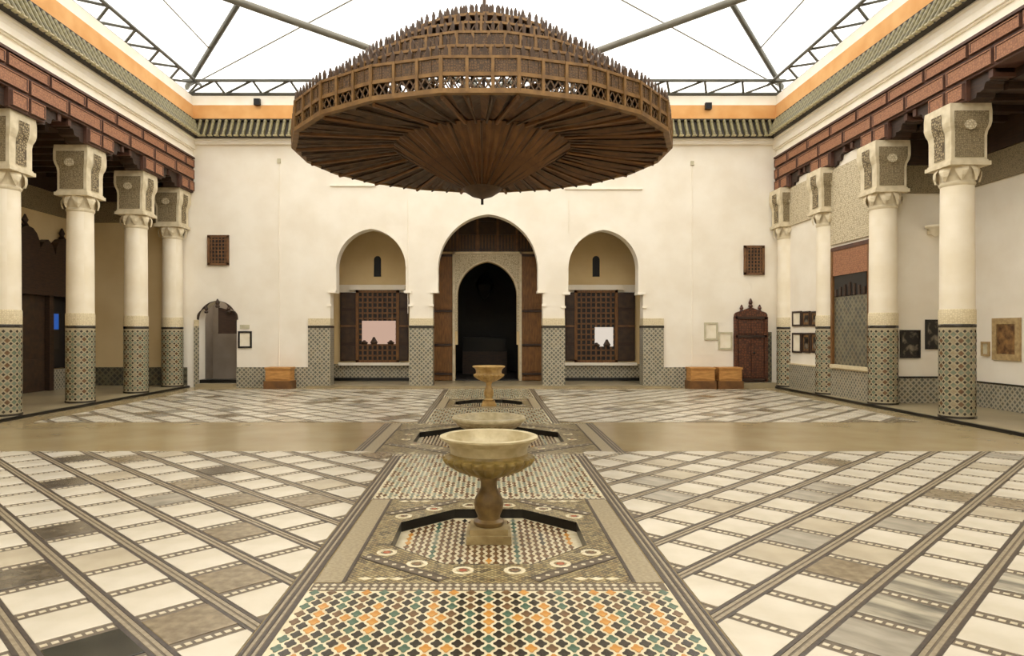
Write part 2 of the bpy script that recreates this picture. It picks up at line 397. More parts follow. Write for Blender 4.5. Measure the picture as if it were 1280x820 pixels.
# framing strips of the carpet
strip_d, strip_c = MB(), MB()
def carpet_border(y0, y1, hw=CH):
    for sg in (-1, 1):
        for a, b, mb in ((0, .018, strip_d), (.026, .042, strip_c), (.05, .064, strip_d), (.07, .086, strip_c), (.093, .12, strip_d), (.122, .136, None)):
            if mb is None: continue
            xa, xb = sorted((sg*(hw-a), sg*(hw-b))); mb.box(xa, xb, y0, y1, .0018, .005)
        xa, xb = sorted((sg*hw, sg*(hw-.12))); bedq.append((xa, xb, y0, y1))
bedq = []
carpet_border(YF, 9.05); carpet_border(12.1, 19.4); carpet_border(9.05, 12.1, 1.81)
mb = MB()
for q in bedq: quad(mb, *q, .0024)
mb.build('border_bed', 'grout', carpet, fix=False)
strip_d.build('dark_border_line', 'band_dark', carpet, 'stuff', fix=False)
strip_c.build('cream_border_line', 'band_cream', carpet, 'stuff', fix=False)
FH = CH-.137
fields = [(FY[0][0]-1.24-22*G*1.0, FY[0][0]-1.22), (6.68, 9.0), (12.15, FY[2][0]-1.14), (FY[2][0]+1.14, 19.3)]
def cross_kind(i, j):
    if i % 6 == 0 and (j//4) % 3 != 0 or (j % 7 == 0 and (i//3) % 3 == 1): return 'z_orange'
    if i % 2 == 0: return 'z_green' if (i//2+j//6) % 2 == 0 else 'z_brown'
    return 'z_black'
cross_mesh, cross_far, cnt = {}, {}, 0
cand = []
for fi, (y0, y1) in enumerate(fields):
    nj = int((y1-y0)/G)
    for j in range(nj):
        for i in range(-20, 21):
            if (i+j) % 2: continue
            x, y = i*G, y1-(j+.7)*G
            if abs(x) > FH-.02 or y < y0: continue
            cand.append((y, x, cross_kind(i, j) if fi == 0 else ('z_brown', 'z_dull')[(i//2+j//5) % 2]))
vis = sorted([c for c in cand if c[0] > 3.38])[:300]; vis_set = set(vis)
for y, x, k in cand:
    if (y, x, k) in vis_set:
        if k not in cross_mesh: m_ = MB(); m_.prism(cross_poly(), .0018, .005); cross_mesh[k] = m_.mesh('mosaic_cross', k)
        link('mosaic_cross', cross_mesh[k], carpet, loc=(x, y, 0))
    else: cross_far.setdefault(k, MB()).add([(a, b, .004) for a, b in (cross_poly((x, y)) if y < 6 else cross_poly((x, y), .8, 1.25))], [tuple(range(12))])
for k, m_ in cross_far.items(): m_.build('mosaic_crosses_beyond', k, carpet, 'stuff', fix=False)

# --- panels around the pools
for idx, (cy, h) in enumerate(FY):
    hw = 1.11 if idx != 1 else 1.69
    y0, y1 = cy-(1.1 if idx != 1 else 1.5), cy+(1.1 if idx != 1 else 1.5)
    pm = MB(); ring_with_hole(pm, cy, h, .0022, hw, y0, y1)
    panel = pm.build('pool_surround', 'panel_zel', floor, fix=False)
    # cross strips before and behind the panel with a row of little squares
    for ya, yb in ((y0-.13, y0), (y1, y1+.06)):
        m_ = MB(); m_.box(-hw, hw, ya, yb, .0015, .0035); m_.build('cross_strip', 'grout', panel)
        m_ = MB()
        for k in range(int(2*hw/.052)):
            x = -hw+.03+k*.052
            m_.box(x-.016, x+.016, ya+.012, ya+.044, .0035, .006)
            if yb-ya > .1: m_.prism([(x-.02, ya+.09), (x, ya+.066), (x+.02, ya+.09), (x, ya+.114)], .0035, .006)
        m_.build('strip_squares', 'mosaic_sq', panel, 'stuff', fix=False)
    # side strips
    for sg in (-1, 1):
        m_ = MB(); xa, xb = sorted((sg*(hw-.005), sg*(hw-.17))); m_.box(xa, xb, y0+.01, y1-.01, .002, .005); m_.build('grey_strip', 'z_grey', panel)
        m_ = MB(); xa, xb = sorted((sg*(hw-.17), sg*(hw-.195))); m_.box(xa, xb, y0+.01, y1-.01, .002, .0055); m_.build('dark_line', 'band_dark', panel)
    # diagonal corner bands and dark octagon lines
    inx = hw-.2; iny = (y1-y0)/2-.02; L = min(inx, iny)*.52
    for sx in (-1, 1):
        for sy in (-1, 1):
            A, B = Vector((sx*inx, cy+sy*(iny-L))), Vector((sx*(inx-L*1.25), cy+sy*iny))
            nrm = Vector((-sx*L, -sy*L*1.25)).normalized()
            for off, wd, mt in ((0, .018, 'band_dark'), (.018, .062, 'grout'), (.08, .018, 'band_dark')):
                p = [A+nrm*off, B+nrm*off, B+nrm*(off+wd), A+nrm*(off+wd)]
                p = clip([tuple(v) for v in p], -inx, inx, cy-iny, cy+iny)
                if p:
                    m_ = MB(); m_.prism(p, .0022, .0055); m_.build('corner_band', mt, panel)
            m_ = MB(); dv = (B-A); n_ = 9
            for k in range(n_):
                c = A+dv*((k+.5)/n_)+nrm*.049; e = dv.normalized()*.02; g = nrm*.02
                if abs(c.x) < inx-.02 and abs(c.y-cy) < iny-.02: m_.prism([tuple(c+e), tuple(c+g), tuple(c-e), tuple(c-g)], .005, .0068)
            m_.build('corner_squares', 'mosaic_sq', panel, 'stuff', fix=False)
            # yellow-cream chevrons in the corner
            for k in range(3):
                f = .14+.24*k
                c = Vector((sx*(inx-.05-L*.9*f), cy+sy*(iny-.055)))
                m_ = MB(); m_.prism([(c.x-.05, c.y), (c.x, c.y-.03), (c.x+.05, c.y), (c.x, c.y+.03)], .0022, .0055); m_.build('corner_chevron', 'z_cream', panel)
    # round medallions circling the pool
    nm = 16
    for k in range(nm):
        a = 2*PI*(k+.5)/nm; rr = (h+.135)/max(math.cos(((a+PI/8) % (PI/4))-PI/8), .5)
        x, y = rr*math.cos(a), cy+rr*math.sin(a)
        if abs(x) > inx-.05 or abs(y-cy) > iny-.04: continue
        med = MB(); med.lathe([(.075, .0022), (.075, .006), (.052, .0065)], 12, (x, y, 0)); md = med.build('medallion', 'z_cream', panel)
        m_ = MB(); m_.lathe([(.045, .006), (.045, .0072)], 8, (x, y, 0)); m_.build('medallion_ring', 'panel_zel', md)
        m_ = MB(); m_.lathe([(.03, .007), (.027, .0085)], 8, (x, y, 0)); m_.build('medallion_heart', 'z_red' if k % 2 else 'z_brown', md)
    # mosaic crosses on the pool bed
    bed = {}
    o_in = h-.02
    for i in range(-26, 27):
        for j in range(-26, 27):
            if (i+j) % 2: continue
            x, y = i*G, j*G
            if max(abs(x), abs(y)) > o_in-.02 or abs(x)+abs(y) > o_in*1.414-.02: continue
            bed.setdefault(('z_orange', 'z_brown', 'z_dull', 'z_brown', 'z_black', 'z_green')[(i*5+(j//6)*3) % 6] if i % 4 == 0 else 'z_brown', MB()).add([(a, cy+b, -PD+.0025) for a, b in cross_poly((x, y), .8, 1.25)], [tuple(range(12))])
    for k, m_ in bed.items(): m_.build('pool_crosses', k, panel, 'stuff', fix=False)

# --- gallery floors, kerbs, loggia step
mb = MB(); mb.box(GL, XL, YF, YB, -.1, STEP); struct('floor_gallery_west', mb, 'gal_floor')
mb = MB(); mb.box(XR, GR, YF, YB, -.1, STEP); struct('floor_gallery_east', mb, 'gal_floor')
mb = MB(); mb.box(XL-.002, XL+.05, YF, YB-.02, 0.0, STEP-.004); struct('trim_1', mb, 'pool_black')
mb = MB(); mb.box(XR-.05, XR+.002, YF, YB-.02, 0.0, STEP-.004); struct('trim_2', mb, 'pool_black')
mb = MB(); mb.box(-5.2, 5.2, YB-.25, YB+2.2, 0.0, STEP); struct('floor_loggia', mb, 'gal_floor')

# ================================================================== WALLS
SB = YB/FPX
def bx_(u): return (u-U0)*SB
def bz_(v): return EYE-(v-V0)*SB
def arch_curve(xc, a, zs, apex, n=14):
    h = apex-zs; c = max((h*h-a*a)/(2*a), 0.0); rad = a+c; pts = []
    th = math.acos(c/rad) if c > 0 else PI/2
    for i in range(n+1): f = th*i/n; pts.append((xc-(rad*math.cos(f)-c), zs+rad*math.sin(f)))
    return pts+[(2*xc-x, z) for x, z in pts[::-1][1:]]
# opening: (lower x0, x1, shoulder z, arch points)
def opening(x0, x1, zsh, a0, a1, zs, apex):
    xc = (a0+a1)/2; c = arch_curve(xc, (a1-a0)/2, zs, apex); return (x0, x1, zsh, c)
OPEN_L = opening(-4.578, -2.289, 2.8, -4.41, -2.40, 3.46, 4.58)
OPEN_C = opening(-1.62, 1.56, 2.8, -1.47, 1.42, 3.42, 5.0)
OPEN_R = opening(2.19, 4.46, 2.75, 2.30, 4.32, 3.44, 4.55)
OPEN_D = opening(bx_(249), bx_(296), .7, bx_(249), bx_(296), 1.95, 2.33)
def wall_with_openings(mb, x0, x1, z1, y0, y1, ops, z0=0.0):
    cur = x0
    for (a, b, zsh, arc) in ops:
        mb.box(cur, a, y0, y1, z0, z1)
        # shoulders
        xs0, xs1 = arc[0][0], arc[-1][0]
        if xs0 > a+1e-4: mb.box(a, xs0, y0, y1, zsh, z1)
        if xs1 < b-1e-4: mb.box(xs1, b, y0, y1, zsh, z1)
        for p, q in zip(arc[:-1], arc[1:]): mb.prism([p, q, (q[0], z1), (p[0], z1)], y0, y1, 'y')
        cur = b
    mb.box(cur, x1, y0, y1, z0, z1)
ZW = 7.10
mb = MB(); wall_with_openings(mb, GL, GR, ZW, YB, YB+.42, [OPEN_D, OPEN_L, OPEN_C, OPEN_R])
wall_back = struct('wall_back', mb, 'plaster')
mb = MB(); mb.box(GL, GR, YB, YB+.42, ZW, 8.42); mb.build('parapet_core', 'white_trim', wall_back)

# dado and pier tiling on the back wall
def dado(name, x0, x1, z1, mt='dado', z0=0.0, pr=.035, parent=None, y=None):
    y = YB if y is None else y
    m_ = MB(); m_.box(x0, x1, y-pr, y, z0, z1); return m_.build(name, mt, wall_back if parent is None else parent)
DZ = bz_(459)
for x0, x1 in ((OPEN_D[1], bx_(386)), (bx_(829), bx_(917))): dado('zellige_dado', x0, x1, DZ)
m_ = MB(); m_.box(GL+.002, XL-.02, YB-.045, YB-.02, STEP, DZ); m_.build('zellige_dado', 'dado_dark', wall_back)
for x0, x1 in ((bx_(386), OPEN_L[0]), (OPEN_L[1], OPEN_C[0]), (OPEN_C[1], OPEN_R[0]), (OPEN_R[1], bx_(829))):
    mb = MB(); mb.box(x0-.008, x1+.008, YB-.05, YB+.44, STEP, bz_(408)); mb.build('pier_zellige', 'dado', wall_back)
    mb = MB(); mb.box(x0-.012, x1+.012, YB-.062, YB+.452, bz_(410), bz_(407)); mb.build('pier_dark_line', 'z_black', wall_back)
    mb = MB(); mb.box(x0-.006, x1+.006, YB-.045, YB+.435, bz_(407), bz_(398)); mb.build('pier_script_band', 'pale_band', wall_back)
for op in (OPEN_L, OPEN_C, OPEN_R):
    for x, sg in ((op[0], 1), (op[1], -1)):
        xa, xb = sorted((x-sg*.06, x+sg*.16)); mb = MB(); mb.box(xa, xb, YB-.05, YB+.44, op[2]-.07, op[2]); mb.build('impost', 'white_trim', wall_back)
        xa, xb = sorted((x-sg*.10, x+sg*.03)); mb = MB(); mb.box(xa, xb, YB-.04, YB+.02, op[2]-.46, op[2]-.40); mb.build('impost_scroll', 'white_trim', wall_back)
    # raised white rim following the arch
    arc = op[3]; mb = MB(); xc = (arc[0][0]+arc[-1][0])/2
    outer = [(xc+(x-xc)*1.045, z+.05*(z-arc[0][1])) for x, z in arc]
    for i in range(len(arc)-1): mb.prism([arc[i], arc[i+1], outer[i+1], outer[i]], YB-.018, YB+.01, 'y')
    mb.build('arch_rim', 'plaster', wall_back)
# faint ledges, cable runs
for u0, u1, v in ((413, 470, 232), (706, 803, 236)):
    mb = MB(); mb.box(bx_(u0), bx_(u1), YB-.05, YB, bz_(v+1), bz_(v-1)); mb.build('wall_ledge', 'white_trim', wall_back)
for u, v0, v1 in ((349, 203, 458), (865, 206, 458), (510, 250, 392), (711, 250, 290)):
    mb = MB(); mb.tube((bx_(u), YB-.012, bz_(v1)), (bx_(u), YB-.012, bz_(v0)), .012 if v0 < 230 else .008, 6); mb.build('wall_conduit', 'white_trim', wall_back)
    if v0 < 230:
        mb = MB(); mb.box(bx_(u)-.045, bx_(u)+.045, YB-.05, YB, bz_(v0)-.02, bz_(v0)+.1); mb.build('junction_box', 'mount_grey', wall_back)

# white moulding, eave tiles, orange parapet: one run per side. frame = (origin, along, inward)
tile_me = None
def run(n, length, org, along, inward, label_wall, tiles_from=0.0):
    global tile_me
    rot = math.atan2(along[1], along[0])
    flip = (along[0]*inward[1]-along[1]*inward[0])      # +1 if inward is to the left of along
    def mk(name, prof, mt, kind=None, parent=None):
        m_ = MB(); m_.prism([(d*flip, z) for d, z in prof], 0, length, 'x'); o_ = m_.build(name, mt, parent, kind)
        if parent is None: o_.location = (org[0], org[1], 0); o_.rotation_euler = (0, 0, rot)
        return o_
    t_ = mk('trim_%d' % n, [(-.3, 7.00), (.10, 7.00), (.12, 7.04), (.12, 7.10), (.16, 7.12), (.16, 7.155), (-.3, 7.155)], 'white_trim', 'structure')
    mk('eave_board', [(0, 7.155), (.30, 7.155), (.30, 7.20), (.02, 7.70), (-.25, 7.70), (-.25, 7.155)], 'eave_dark', parent=t_)
    mk('orange_parapet', [(-.28, 7.70), (.06, 7.70), (.05, 8.14), (-.28, 8.14)], 'orange', parent=t_)
    mk('white_parapet', [(-.28, 8.14), (.02, 8.14), (.02, 8.42), (-.28, 8.42)], 'white_trim', parent=t_)
    mk('tile_cap', [(0, 7.69), (.1, 7.69), (.1, 7.735), (0, 7.735)], 'eave_dark', parent=t_)
    if tile_me is None:
        m_ = MB(); N = 6; vs = []
        for d, z in ((.335, 7.185), (.225, 7.37), (.19, 7.45), (.075, 7.68)):
            nx, nz = .87, .49
            for k in range(N+1):
                a = PI*k/N; h_ = .06*math.sin(a); vs.append((-.05*math.cos(a), d+nx*h_, z+nz*h_))
        fs = [(r*(N+1)+k, r*(N+1)+k+1, (r+1)*(N+1)+k+1, (r+1)*(N+1)+k) for r in range(3) for k in range(N)]
        m_.add(vs, fs, 0); m_.add(vs[:N+1], [tuple(range(N+1))[::-1]], 0)
        m_.box(-.055, .055, .30, .40, 7.165, 7.195, 1)
        tile_me = m_.mesh('roof_tile', ['tile_green', 'tile_lip'])
    k = 0
    while True:
        x = tiles_from+.1+k*.186
        if x > length-.1: break
        o_ = link('roof_tile', tile_me, t_, loc=(x, 0, 0))
        if flip < 0: o_.scale = (1, -1, 1)
        k += 1
    return t_
EX = -8.46
run(3, XR-EX+.24, (EX-.12, YB), (1, 0), (0, -1), 'back')
run(4, YB-YF, (EX-.12, YF), (0, 1), (1, 0), 'west', tiles_from=12.2)
run(5, YB-YF, (XR+.12, YF), (0, 1), (-1, 0), 'east', tiles_from=11.2)

# side fascias above the arcades
for n, x0, x1, xs in ((6, EX-.45, EX-.10, 1), (7, XR+.10, XR+.45, -1)):
    mb = MB(); mb.box(x0, x1, YF, YB, 6.64, 7.02); f = struct('trim_%d' % n, mb, 'white_trim')
    xi = x1 if xs > 0 else x0
    for za, zb, pr in ((6.64, 6.70, .06), (6.84, 6.87, .05), (6.87, 7.0, .09)):
        xa, xb = sorted((xi-xs*.02, xi+xs*pr)); mb = MB(); mb.box(xa, xb, YF, YB, za, zb); mb.build('fascia_moulding', 'white_trim', f)

# gallery walls, ceilings
mb = MB(); mb.box(GL-.3, GL, YF, YB+.4, 0, 6.2); wall_left = struct('wall_left', mb, 'plaster_y')
mb = MB(); mb.box(GR, GR+.3, YF, YB+.4, 0, 6.2); wall_right = struct('wall_right', mb, 'plaster')
mb = MB(); mb.box(GL-.3, GR+.3, YF-.3, YF, 0, 8.42); struct('wall_front', mb, 'plaster')
mb = MB(); mb.box(GL, GL+.03, YF, 16.7, STEP, .62); struct('trim_12', mb, 'dado_dark')
mb = MB(); mb.box(GL+.002, EX-.46, YB-.02, YB, STEP, 5.8); mb.build('gallery_end_plaster', 'plaster_y', wall_back)
mb = MB(); mb.box(GR-.03, GR, YF, RET, STEP, .55); mb.build('zellige_dado', 'dado', wall_right)
mb = MB(); mb.box(GR-.04, GR, YF, RET, .55, .585); mb.build('dado_dark_line', 'z_black', wall_right)
mb = MB(); mb.box(GL, GL+.05, YF, YB-.06, 4.75, 5.35); struct('trim_13', mb, 'gebs_grey')
mb = MB(); mb.box(GL, EX-.45, YB-.05, YB, 4.75, 5.35); mb.build('carved_band', 'gebs_grey', wall_back)
mb = MB(); mb.box(GL, GL+.10, YF, YB-.11, 5.35, 5.8); struct('trim_14', mb, 'wood_dark')
mb = MB(); mb.box(GL, EX-.45, YB-.10, YB, 5.35, 5.8); mb.build('wood_cornice', 'wood_dark', wall_back)
mb = MB(); mb.box(GR-.05, GR, YF, RET, 4.62, 5.2); mb.build('carved_band', 'gebs_grey', wall_right)
mb = MB(); mb.box(GR-.10, GR, YF, RET, 5.2, 5.8); mb.build('wood_cornice', 'wood_dark', wall_right)
for nm, x0, x1, ya in (('ceiling_gallery_west', GL, EX-.5, YB), ('ceiling_gallery_east', XR+.5, GR, YB)):
    mb = MB(); mb.box(x0, x1, YF, ya, 5.8, 6.2); c_ = struct(nm, mb, 'wood_dark')
    y = 8.0
    while y < ya-.3 and not (nm.endswith('east') and y > RET-.2):
        mb = MB(); mb.box(x0+.02, x1-.02, y, y+.12, 5.68, 5.8); mb.build('ceiling_joist', 'wood_dark', c_); y += .6
# solid mass of the east side beyond the return, flush with the arcade
mb = MB(); mb.box(8.42, GR, RET+.001, YB, 0, 5.8); wall_e = struct('wall_return_east', mb, 'plaster')
mb = MB(); mb.box(8.42, GR-.03, RET-.03, RET, STEP, .62); mb.build('zellige_dado', 'dado', wall_e)
mb = MB(); mb.box(8.42, GR-.03, RET-.04, RET, .60, .64); mb.build('dado_dark_line', 'z_black', wall_e)
mb = MB(); mb.box(8.42, GR-.05, RET-.05, RET, 4.6, 5.2); mb.build('carved_band', 'gebs_grey', wall_e)
mb = MB(); mb.box(8.42, GR-.1, RET-.1, RET, 5.2, 5.8); mb.build('wood_cornice', 'wood_dark', wall_e)
mb = MB(); mb.box(8.385, 8.42, RET+.3, YB-.05, STEP, .70); mb.build('zellige_dado', 'dado', wall_e)
mb = MB(); mb.box(8.375, 8.42, RET+.3, YB-.05, .70, .74); mb.build('dado_pale_cap', 'pale_band', wall_e)

# ================================================================== COLUMNS
CW, HC = .29, 4.18
def make_column():
    root = thing('column', '', 'column')
    base = MB(); base.lathe([(.285, 0), (.285, 1.64)], 32); base = base.build('tiled_base', 'base_joint', root, smooth=True, cyl=True)
    # diamond tiles wrapped round the base, proud of the joints
    me_b = {k: MB() for k in ('z_black', 'z_sage', 'z_grey', 'z_brown', 'z_dull')}
    n, rows = 16, 14; dz = 1.58/rows; da = 2*PI/n; r_ = .291
    for j in range(rows+1):
        for i in range(n):
            for half in (0, 1):
                a0 = (i+.5*half)*da; z0 = .03+(j+.5*half)*dz
                if z0+dz*.45 > 1.62 or z0-dz*.45 < .005: continue
                k = 'z_black' if half else ('z_sage', 'z_dull', 'z_grey', 'z_dull', 'z_brown', 'z_dull')[(i*2+j*3) % 6]
                w1, w2 = da*.43, dz*.43
                def P(a, z): return (r_*math.cos(a), r_*math.sin(a), z)
                if half: w1, w2 = w1*.62, w2*.62
                me_b[k].add([P(a0-w1, z0), P(a0, z0-w2), P(a0+w1, z0), P(a0, z0+w2)], [(0, 1, 2, 3)])
    for k, m_ in me_b.items(): m_.build('base_tiles', k, base, 'stuff', fix=False)
    m_ = MB(); m_.lathe([(.30, 0), (.30, .035), (.29, .04)], 32); m_.build('foot_ring', 'z_black', root, smooth=True)
    m_ = MB(); m_.lathe([(.287, 1.62), (.292, 1.63), (.292, 1.67), (.287, 1.68)], 32); m_.build('dark_ring', 'z_black', root, smooth=True)
    m_ = MB(); m_.lathe([(.285, 1.67), (.289, 1.70), (.289, 1.92), (.281, 1.95)], 32); m_.build('script_band', 'pale_band', root, smooth=True, cyl=True)
    m_ = MB(); m_.lathe([(.275, 1.94), (.272, 3.0), (.262, HC)], 32); m_.build('shaft', 'shaft', root, smooth=True)
    # collar with upright pointed leaves
    col_ = MB(); col_.lathe([(.265, HC-.03), (.285, HC), (.285, HC+.03), (.27, HC+.05), (.275, HC+.15), (.315, HC+.29), (.33, HC+.30)], 32); col_ = col_.build('collar', 'cap_white', root, smooth=True)
    lf = MB()
    for i in range(8):
        a = 2*PI*(i+.5)/8; c, s_ = math.cos(a), math.sin(a)
        def Q(r, off, z): return (r*c-off*s_, r*s_+off*c, z)
        prof = [(.30, HC+.30, .115), (.345, HC+.22, .10), (.345, HC+.13, .06), (.318, HC+.04, .008)]
        vs = []
        for r, z, wd in prof: vs += [Q(r, -wd, z), Q(r+.03, 0, z), Q(r, wd, z)]
        lf.add(vs, [(q*3+e, q*3+e+1, q*3+e+4, q*3+e+3) for q in range(3) for e in (0, 1)])
    lf.build('leaf_ring', 'cap_white', root, fix=False)
    # impost block with flared head
    z0 = HC+.30
    m_ = MB(); m_.box(-.36, .36, -.36, .36, z0, z0+.07); m_.box(-.33, .33, -.33, .33, z0+.07, z0+.10); m_.build('abacus', 'cap_white', root)
    prof = [(.315, z0+.10), (.315, z0+.52), (.325, z0+.60), (.355, z0+.68), (.37, z0+.76), (.37, z0+.94), (.36, z0+1.08)]
    m_ = MB(); vs = []
    for r, z in prof: vs += [(-r, -r, z), (r, -r, z), (r, r, z), (-r, r, z)]
    fs = [(q*4+e, q*4+(e+1) % 4, q*4+4+(e+1) % 4, q*4+4+e) for q in range(len(prof)-1) for e in range(4)]+[(0, 1, 2, 3)[::-1], tuple(range(len(vs)-4, len(vs)))]
    m_.add(vs, fs); blk = m_.build('capital_block', 'cap_white', root)
    for k in range(4):      # carved panel set into each face
        wide = k % 2 == 0
        pts = [(-.26 if wide else -.13, z) for z in (0,)] ; hw = .27 if wide else .14
        m_ = MB(); vs = []
        for (r, z) in prof[:-1]:
            z_ = max(z, z0+.14) if z < z0+.2 else min(z, z0+.98); f = hw*(r/.33) if wide else hw
            vs += [(-f, -(r+.012), z_), (f, -(r+.012), z_)]
        m_.add(vs, [(q*2, q*2+1, q*2+3, q*2+2) for q in range(len(prof)-2)])
        o_ = m_.build('carved_panel', 'gebs_grey' if wide else 'gebs_hole', blk, fix=False); o_.rotation_euler = (0, 0, k*PI/2)
        if wide:
            m_ = MB(); m_.prism([(-.02+.11*math.cos(q*PI/4), z0+.70+.09*math.sin(q*PI/4)) for q in range(8)], -.385, -.355, 'y'); o_ = m_.build('carved_rosette', 'gebs', blk); o_.rotation_euler = (0, 0, k*PI/2)
    return root
proto = make_column()
COLS_L = [12.8, 15.2, 17.6, 19.62]; COLS_R = [12.5, 14.85, 17.25, 19.6]
XCL, XCR = -8.97, 8.46
lab = ['white column with diamond-tiled base beside the tall dark carved wooden portal', 'white column with diamond-tiled base between the dark carved portal and the bare ochre wall',
       'white column with tiled base standing alone before the bare ochre gallery wall', 'white column with tiled base next to the open arched doorway',
       'free-standing white column with diamond-tiled base before the black framed photographs', 'white column with tiled base against the tiled niche and carved plaster panel',
       'white half-sunk column between the tiled niche and the small framed prints', 'white column in the corner beside the carved wooden door']
first = True
for i, (x, ycs) in enumerate(((XCL, COLS_L), (XCR, COLS_R))):
    for j, y in enumerate(ycs):
        o = proto if first else copy_tree(proto); first = False
        o.location = (x, y, STEP); o['label'] = lab[i*4+j]; o['group'] = 'columns of the west arcade' if i == 0 else 'columns of the east arcade'

# ================================================================== CARVED CEDAR FRIEZES
def corbel_mesh():
    m_ = MB(); pr = [(0, 0), (.62, 0), (.62, -.07), (.54, -.09), (.50, -.16), (.42, -.15), (.38, -.18), (.36, -.26), (.26, -.28), (.20, -.26), (.17, -.34), (0, -.36)]
    m_.prism([(a, b) for a, b in pr], -.16, .16, 'x'); return m_.mesh('corbel', 'wood_dark')
corb = corbel_mesh()
for nm, xi, xo, sg, cols_, n in (('west', EX-.08, EX-.55, 1, COLS_L, 8), ('east', XR-.02+.10, XR+.55, -1, COLS_R, 9)):
    x0, x1 = sorted((xi, xo)); z0 = 5.62; zt = 6.64; rh = (zt-z0)/3
    mb = MB(); mb.box(x0, x1, YF, YB, z0+rh, zt)
    for y in cols_: mb.box(x0, x1, y-.50, min(y+.50, YB), z0, z0+rh)
    beam = struct('trim_%d' % n, mb, 'wood_line')
    beam['label'] = 'carved reddish cedar frieze over the %s arcade' % nm
    mb = MB(); xa, xb = sorted((xi+sg*.05, xi)); mb.box(xa, xb, YF, YB, zt-.05, zt); mb.build('frieze_moulding', 'wood_line', beam)
    def block(ya, yb, za, zb):
        g = .03
        if yb-ya < .1: return
        m_ = MB(); a0, a1, b0, b1 = ya+g, yb-g, za+g, zb-g; e = .03
        xf, xm = xi+sg*.055, xi+sg*.02
        vs = [(xi, a0, b0), (xi, a1, b0), (xi, a1, b1), (xi, a0, b1), (xf, a0+.012, b0+.012), (xf, a1-.012, b0+.012), (xf, a1-.012, b1-.012), (xf, a0+.012, b1-.012),
              (xf, a0+e, b0+e), (xf, a1-e, b0+e), (xf, a1-e, b1-e), (xf, a0+e, b1-e), (xm+sg*.02, a0+e+.01, b0+e+.01), (xm+sg*.02, a1-e-.01, b0+e+.01), (xm+sg*.02, a1-e-.01, b1-e-.01), (xm+sg*.02, a0+e+.01, b1-e-.01)]
        fs = [(i+4*k, (i+1) % 4+4*k, (i+1) % 4+4*k+4, i+4*k+4) for k in range(3) for i in range(4)]+[(12, 13, 14, 15)]
        m_.add(vs, fs[4:8]+fs[12:]); m_.add([], fs[:4]+fs[8:12], 1); m_.build('carved_block', ['wood_red', 'wood_line'], beam)
    P = 1.2
    yb_ = [cols_[0]+.60+P*k for k in range(-6, 8)]
    for a, b in zip(yb_[:-1], yb_[1:]):
        if a > 6: block(max(a, YF), min(b, YB), z0+2*rh, zt-.05)
    yb2 = [cols_[0]+P*k for k in range(-6, 8)]
    for a, b in zip(yb2[:-1], yb2[1:]):
        if a > 6: block(a, min(b, YB), z0+rh, z0+2*rh)
    for y in cols_:
        block(y-.5, y, z0, z0+rh); block(y, min(y+.5, YB), z0, z0+rh)
        for d in (-1, 1):
            if y+d*.5+d*.5 > YB: continue
            o_ = link('corbel', corb, beam, loc=((x0+x1)/2, y+d*.46, z0+rh)); o_.rotation_euler = (0, 0, 0 if d > 0 else PI)
            m_ = MB(); ya, yb = sorted((y+d*1.08, y+d*.98)); m_.box(x0+.04, x1-.04, ya, yb, z0+rh-.14, z0+rh)
            if max(ya, yb) < YB: m_.build('pendant', 'wood_line', beam)

# ================================================================== LOGGIA BEHIND THE ARCHES
YI = 21.9; SI = YI/FPX
def ix(u): return (u-U0)*SI
def iz(v): return EYE-(v-V0)*SI
PO = opening(ix(569), ix(648), 1.2, ix(572), ix(646), 2.75, iz(327))
mb = MB(); wall_with_openings(mb, -5.2, 5.2, 5.3, YI, YI+.35, [PO]); wall_in = struct('wall_loggia', mb, 'plaster_y')
mb = MB(); mb.box(-5.4, -5.2, YB+.42, YI+.35, 0, 5.3); struct('wall_loggia_west', mb, 'plaster_y')
mb = MB(); mb.box(5.2, 5.4, YB+.42, YI+.35, 0, 5.3); struct('wall_loggia_east', mb, 'plaster_y')
mb = MB(); mb.box(-5.4, 5.4, YB+.4, YI+.35, 5.3, 5.5); struct('ceiling_loggia', mb, 'wood_dark')
# dark hall beyond the portal
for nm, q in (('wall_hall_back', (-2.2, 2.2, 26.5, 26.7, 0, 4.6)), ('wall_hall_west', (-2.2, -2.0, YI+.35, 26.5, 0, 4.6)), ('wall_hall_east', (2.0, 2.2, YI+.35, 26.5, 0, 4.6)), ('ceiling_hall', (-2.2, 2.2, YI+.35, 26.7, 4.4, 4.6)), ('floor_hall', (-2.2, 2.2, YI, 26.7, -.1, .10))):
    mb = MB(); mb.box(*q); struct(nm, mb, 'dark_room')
for z0, z1 in ((STEP, iz(455)),):
    for x0, x1 in ((-5.2, ix(545)), (ix(678), 5.2)):
        mb = MB(); mb.box(x0, x1, YI-.04, YI, z0, z1); mb.build('zellige_dado', 'dado', wall_in)
        mb = MB(); mb.box(x0, x1, YI-.01, YI+.01, iz(366), iz(356)); mb.build('string_course', 'white_trim', wall_in)
        mb = MB(); mb.box(x0, x1, YI-.07, YI-.03, STEP, STEP+.10); mb.build('black_skirting', 'pool_black', wall_in)
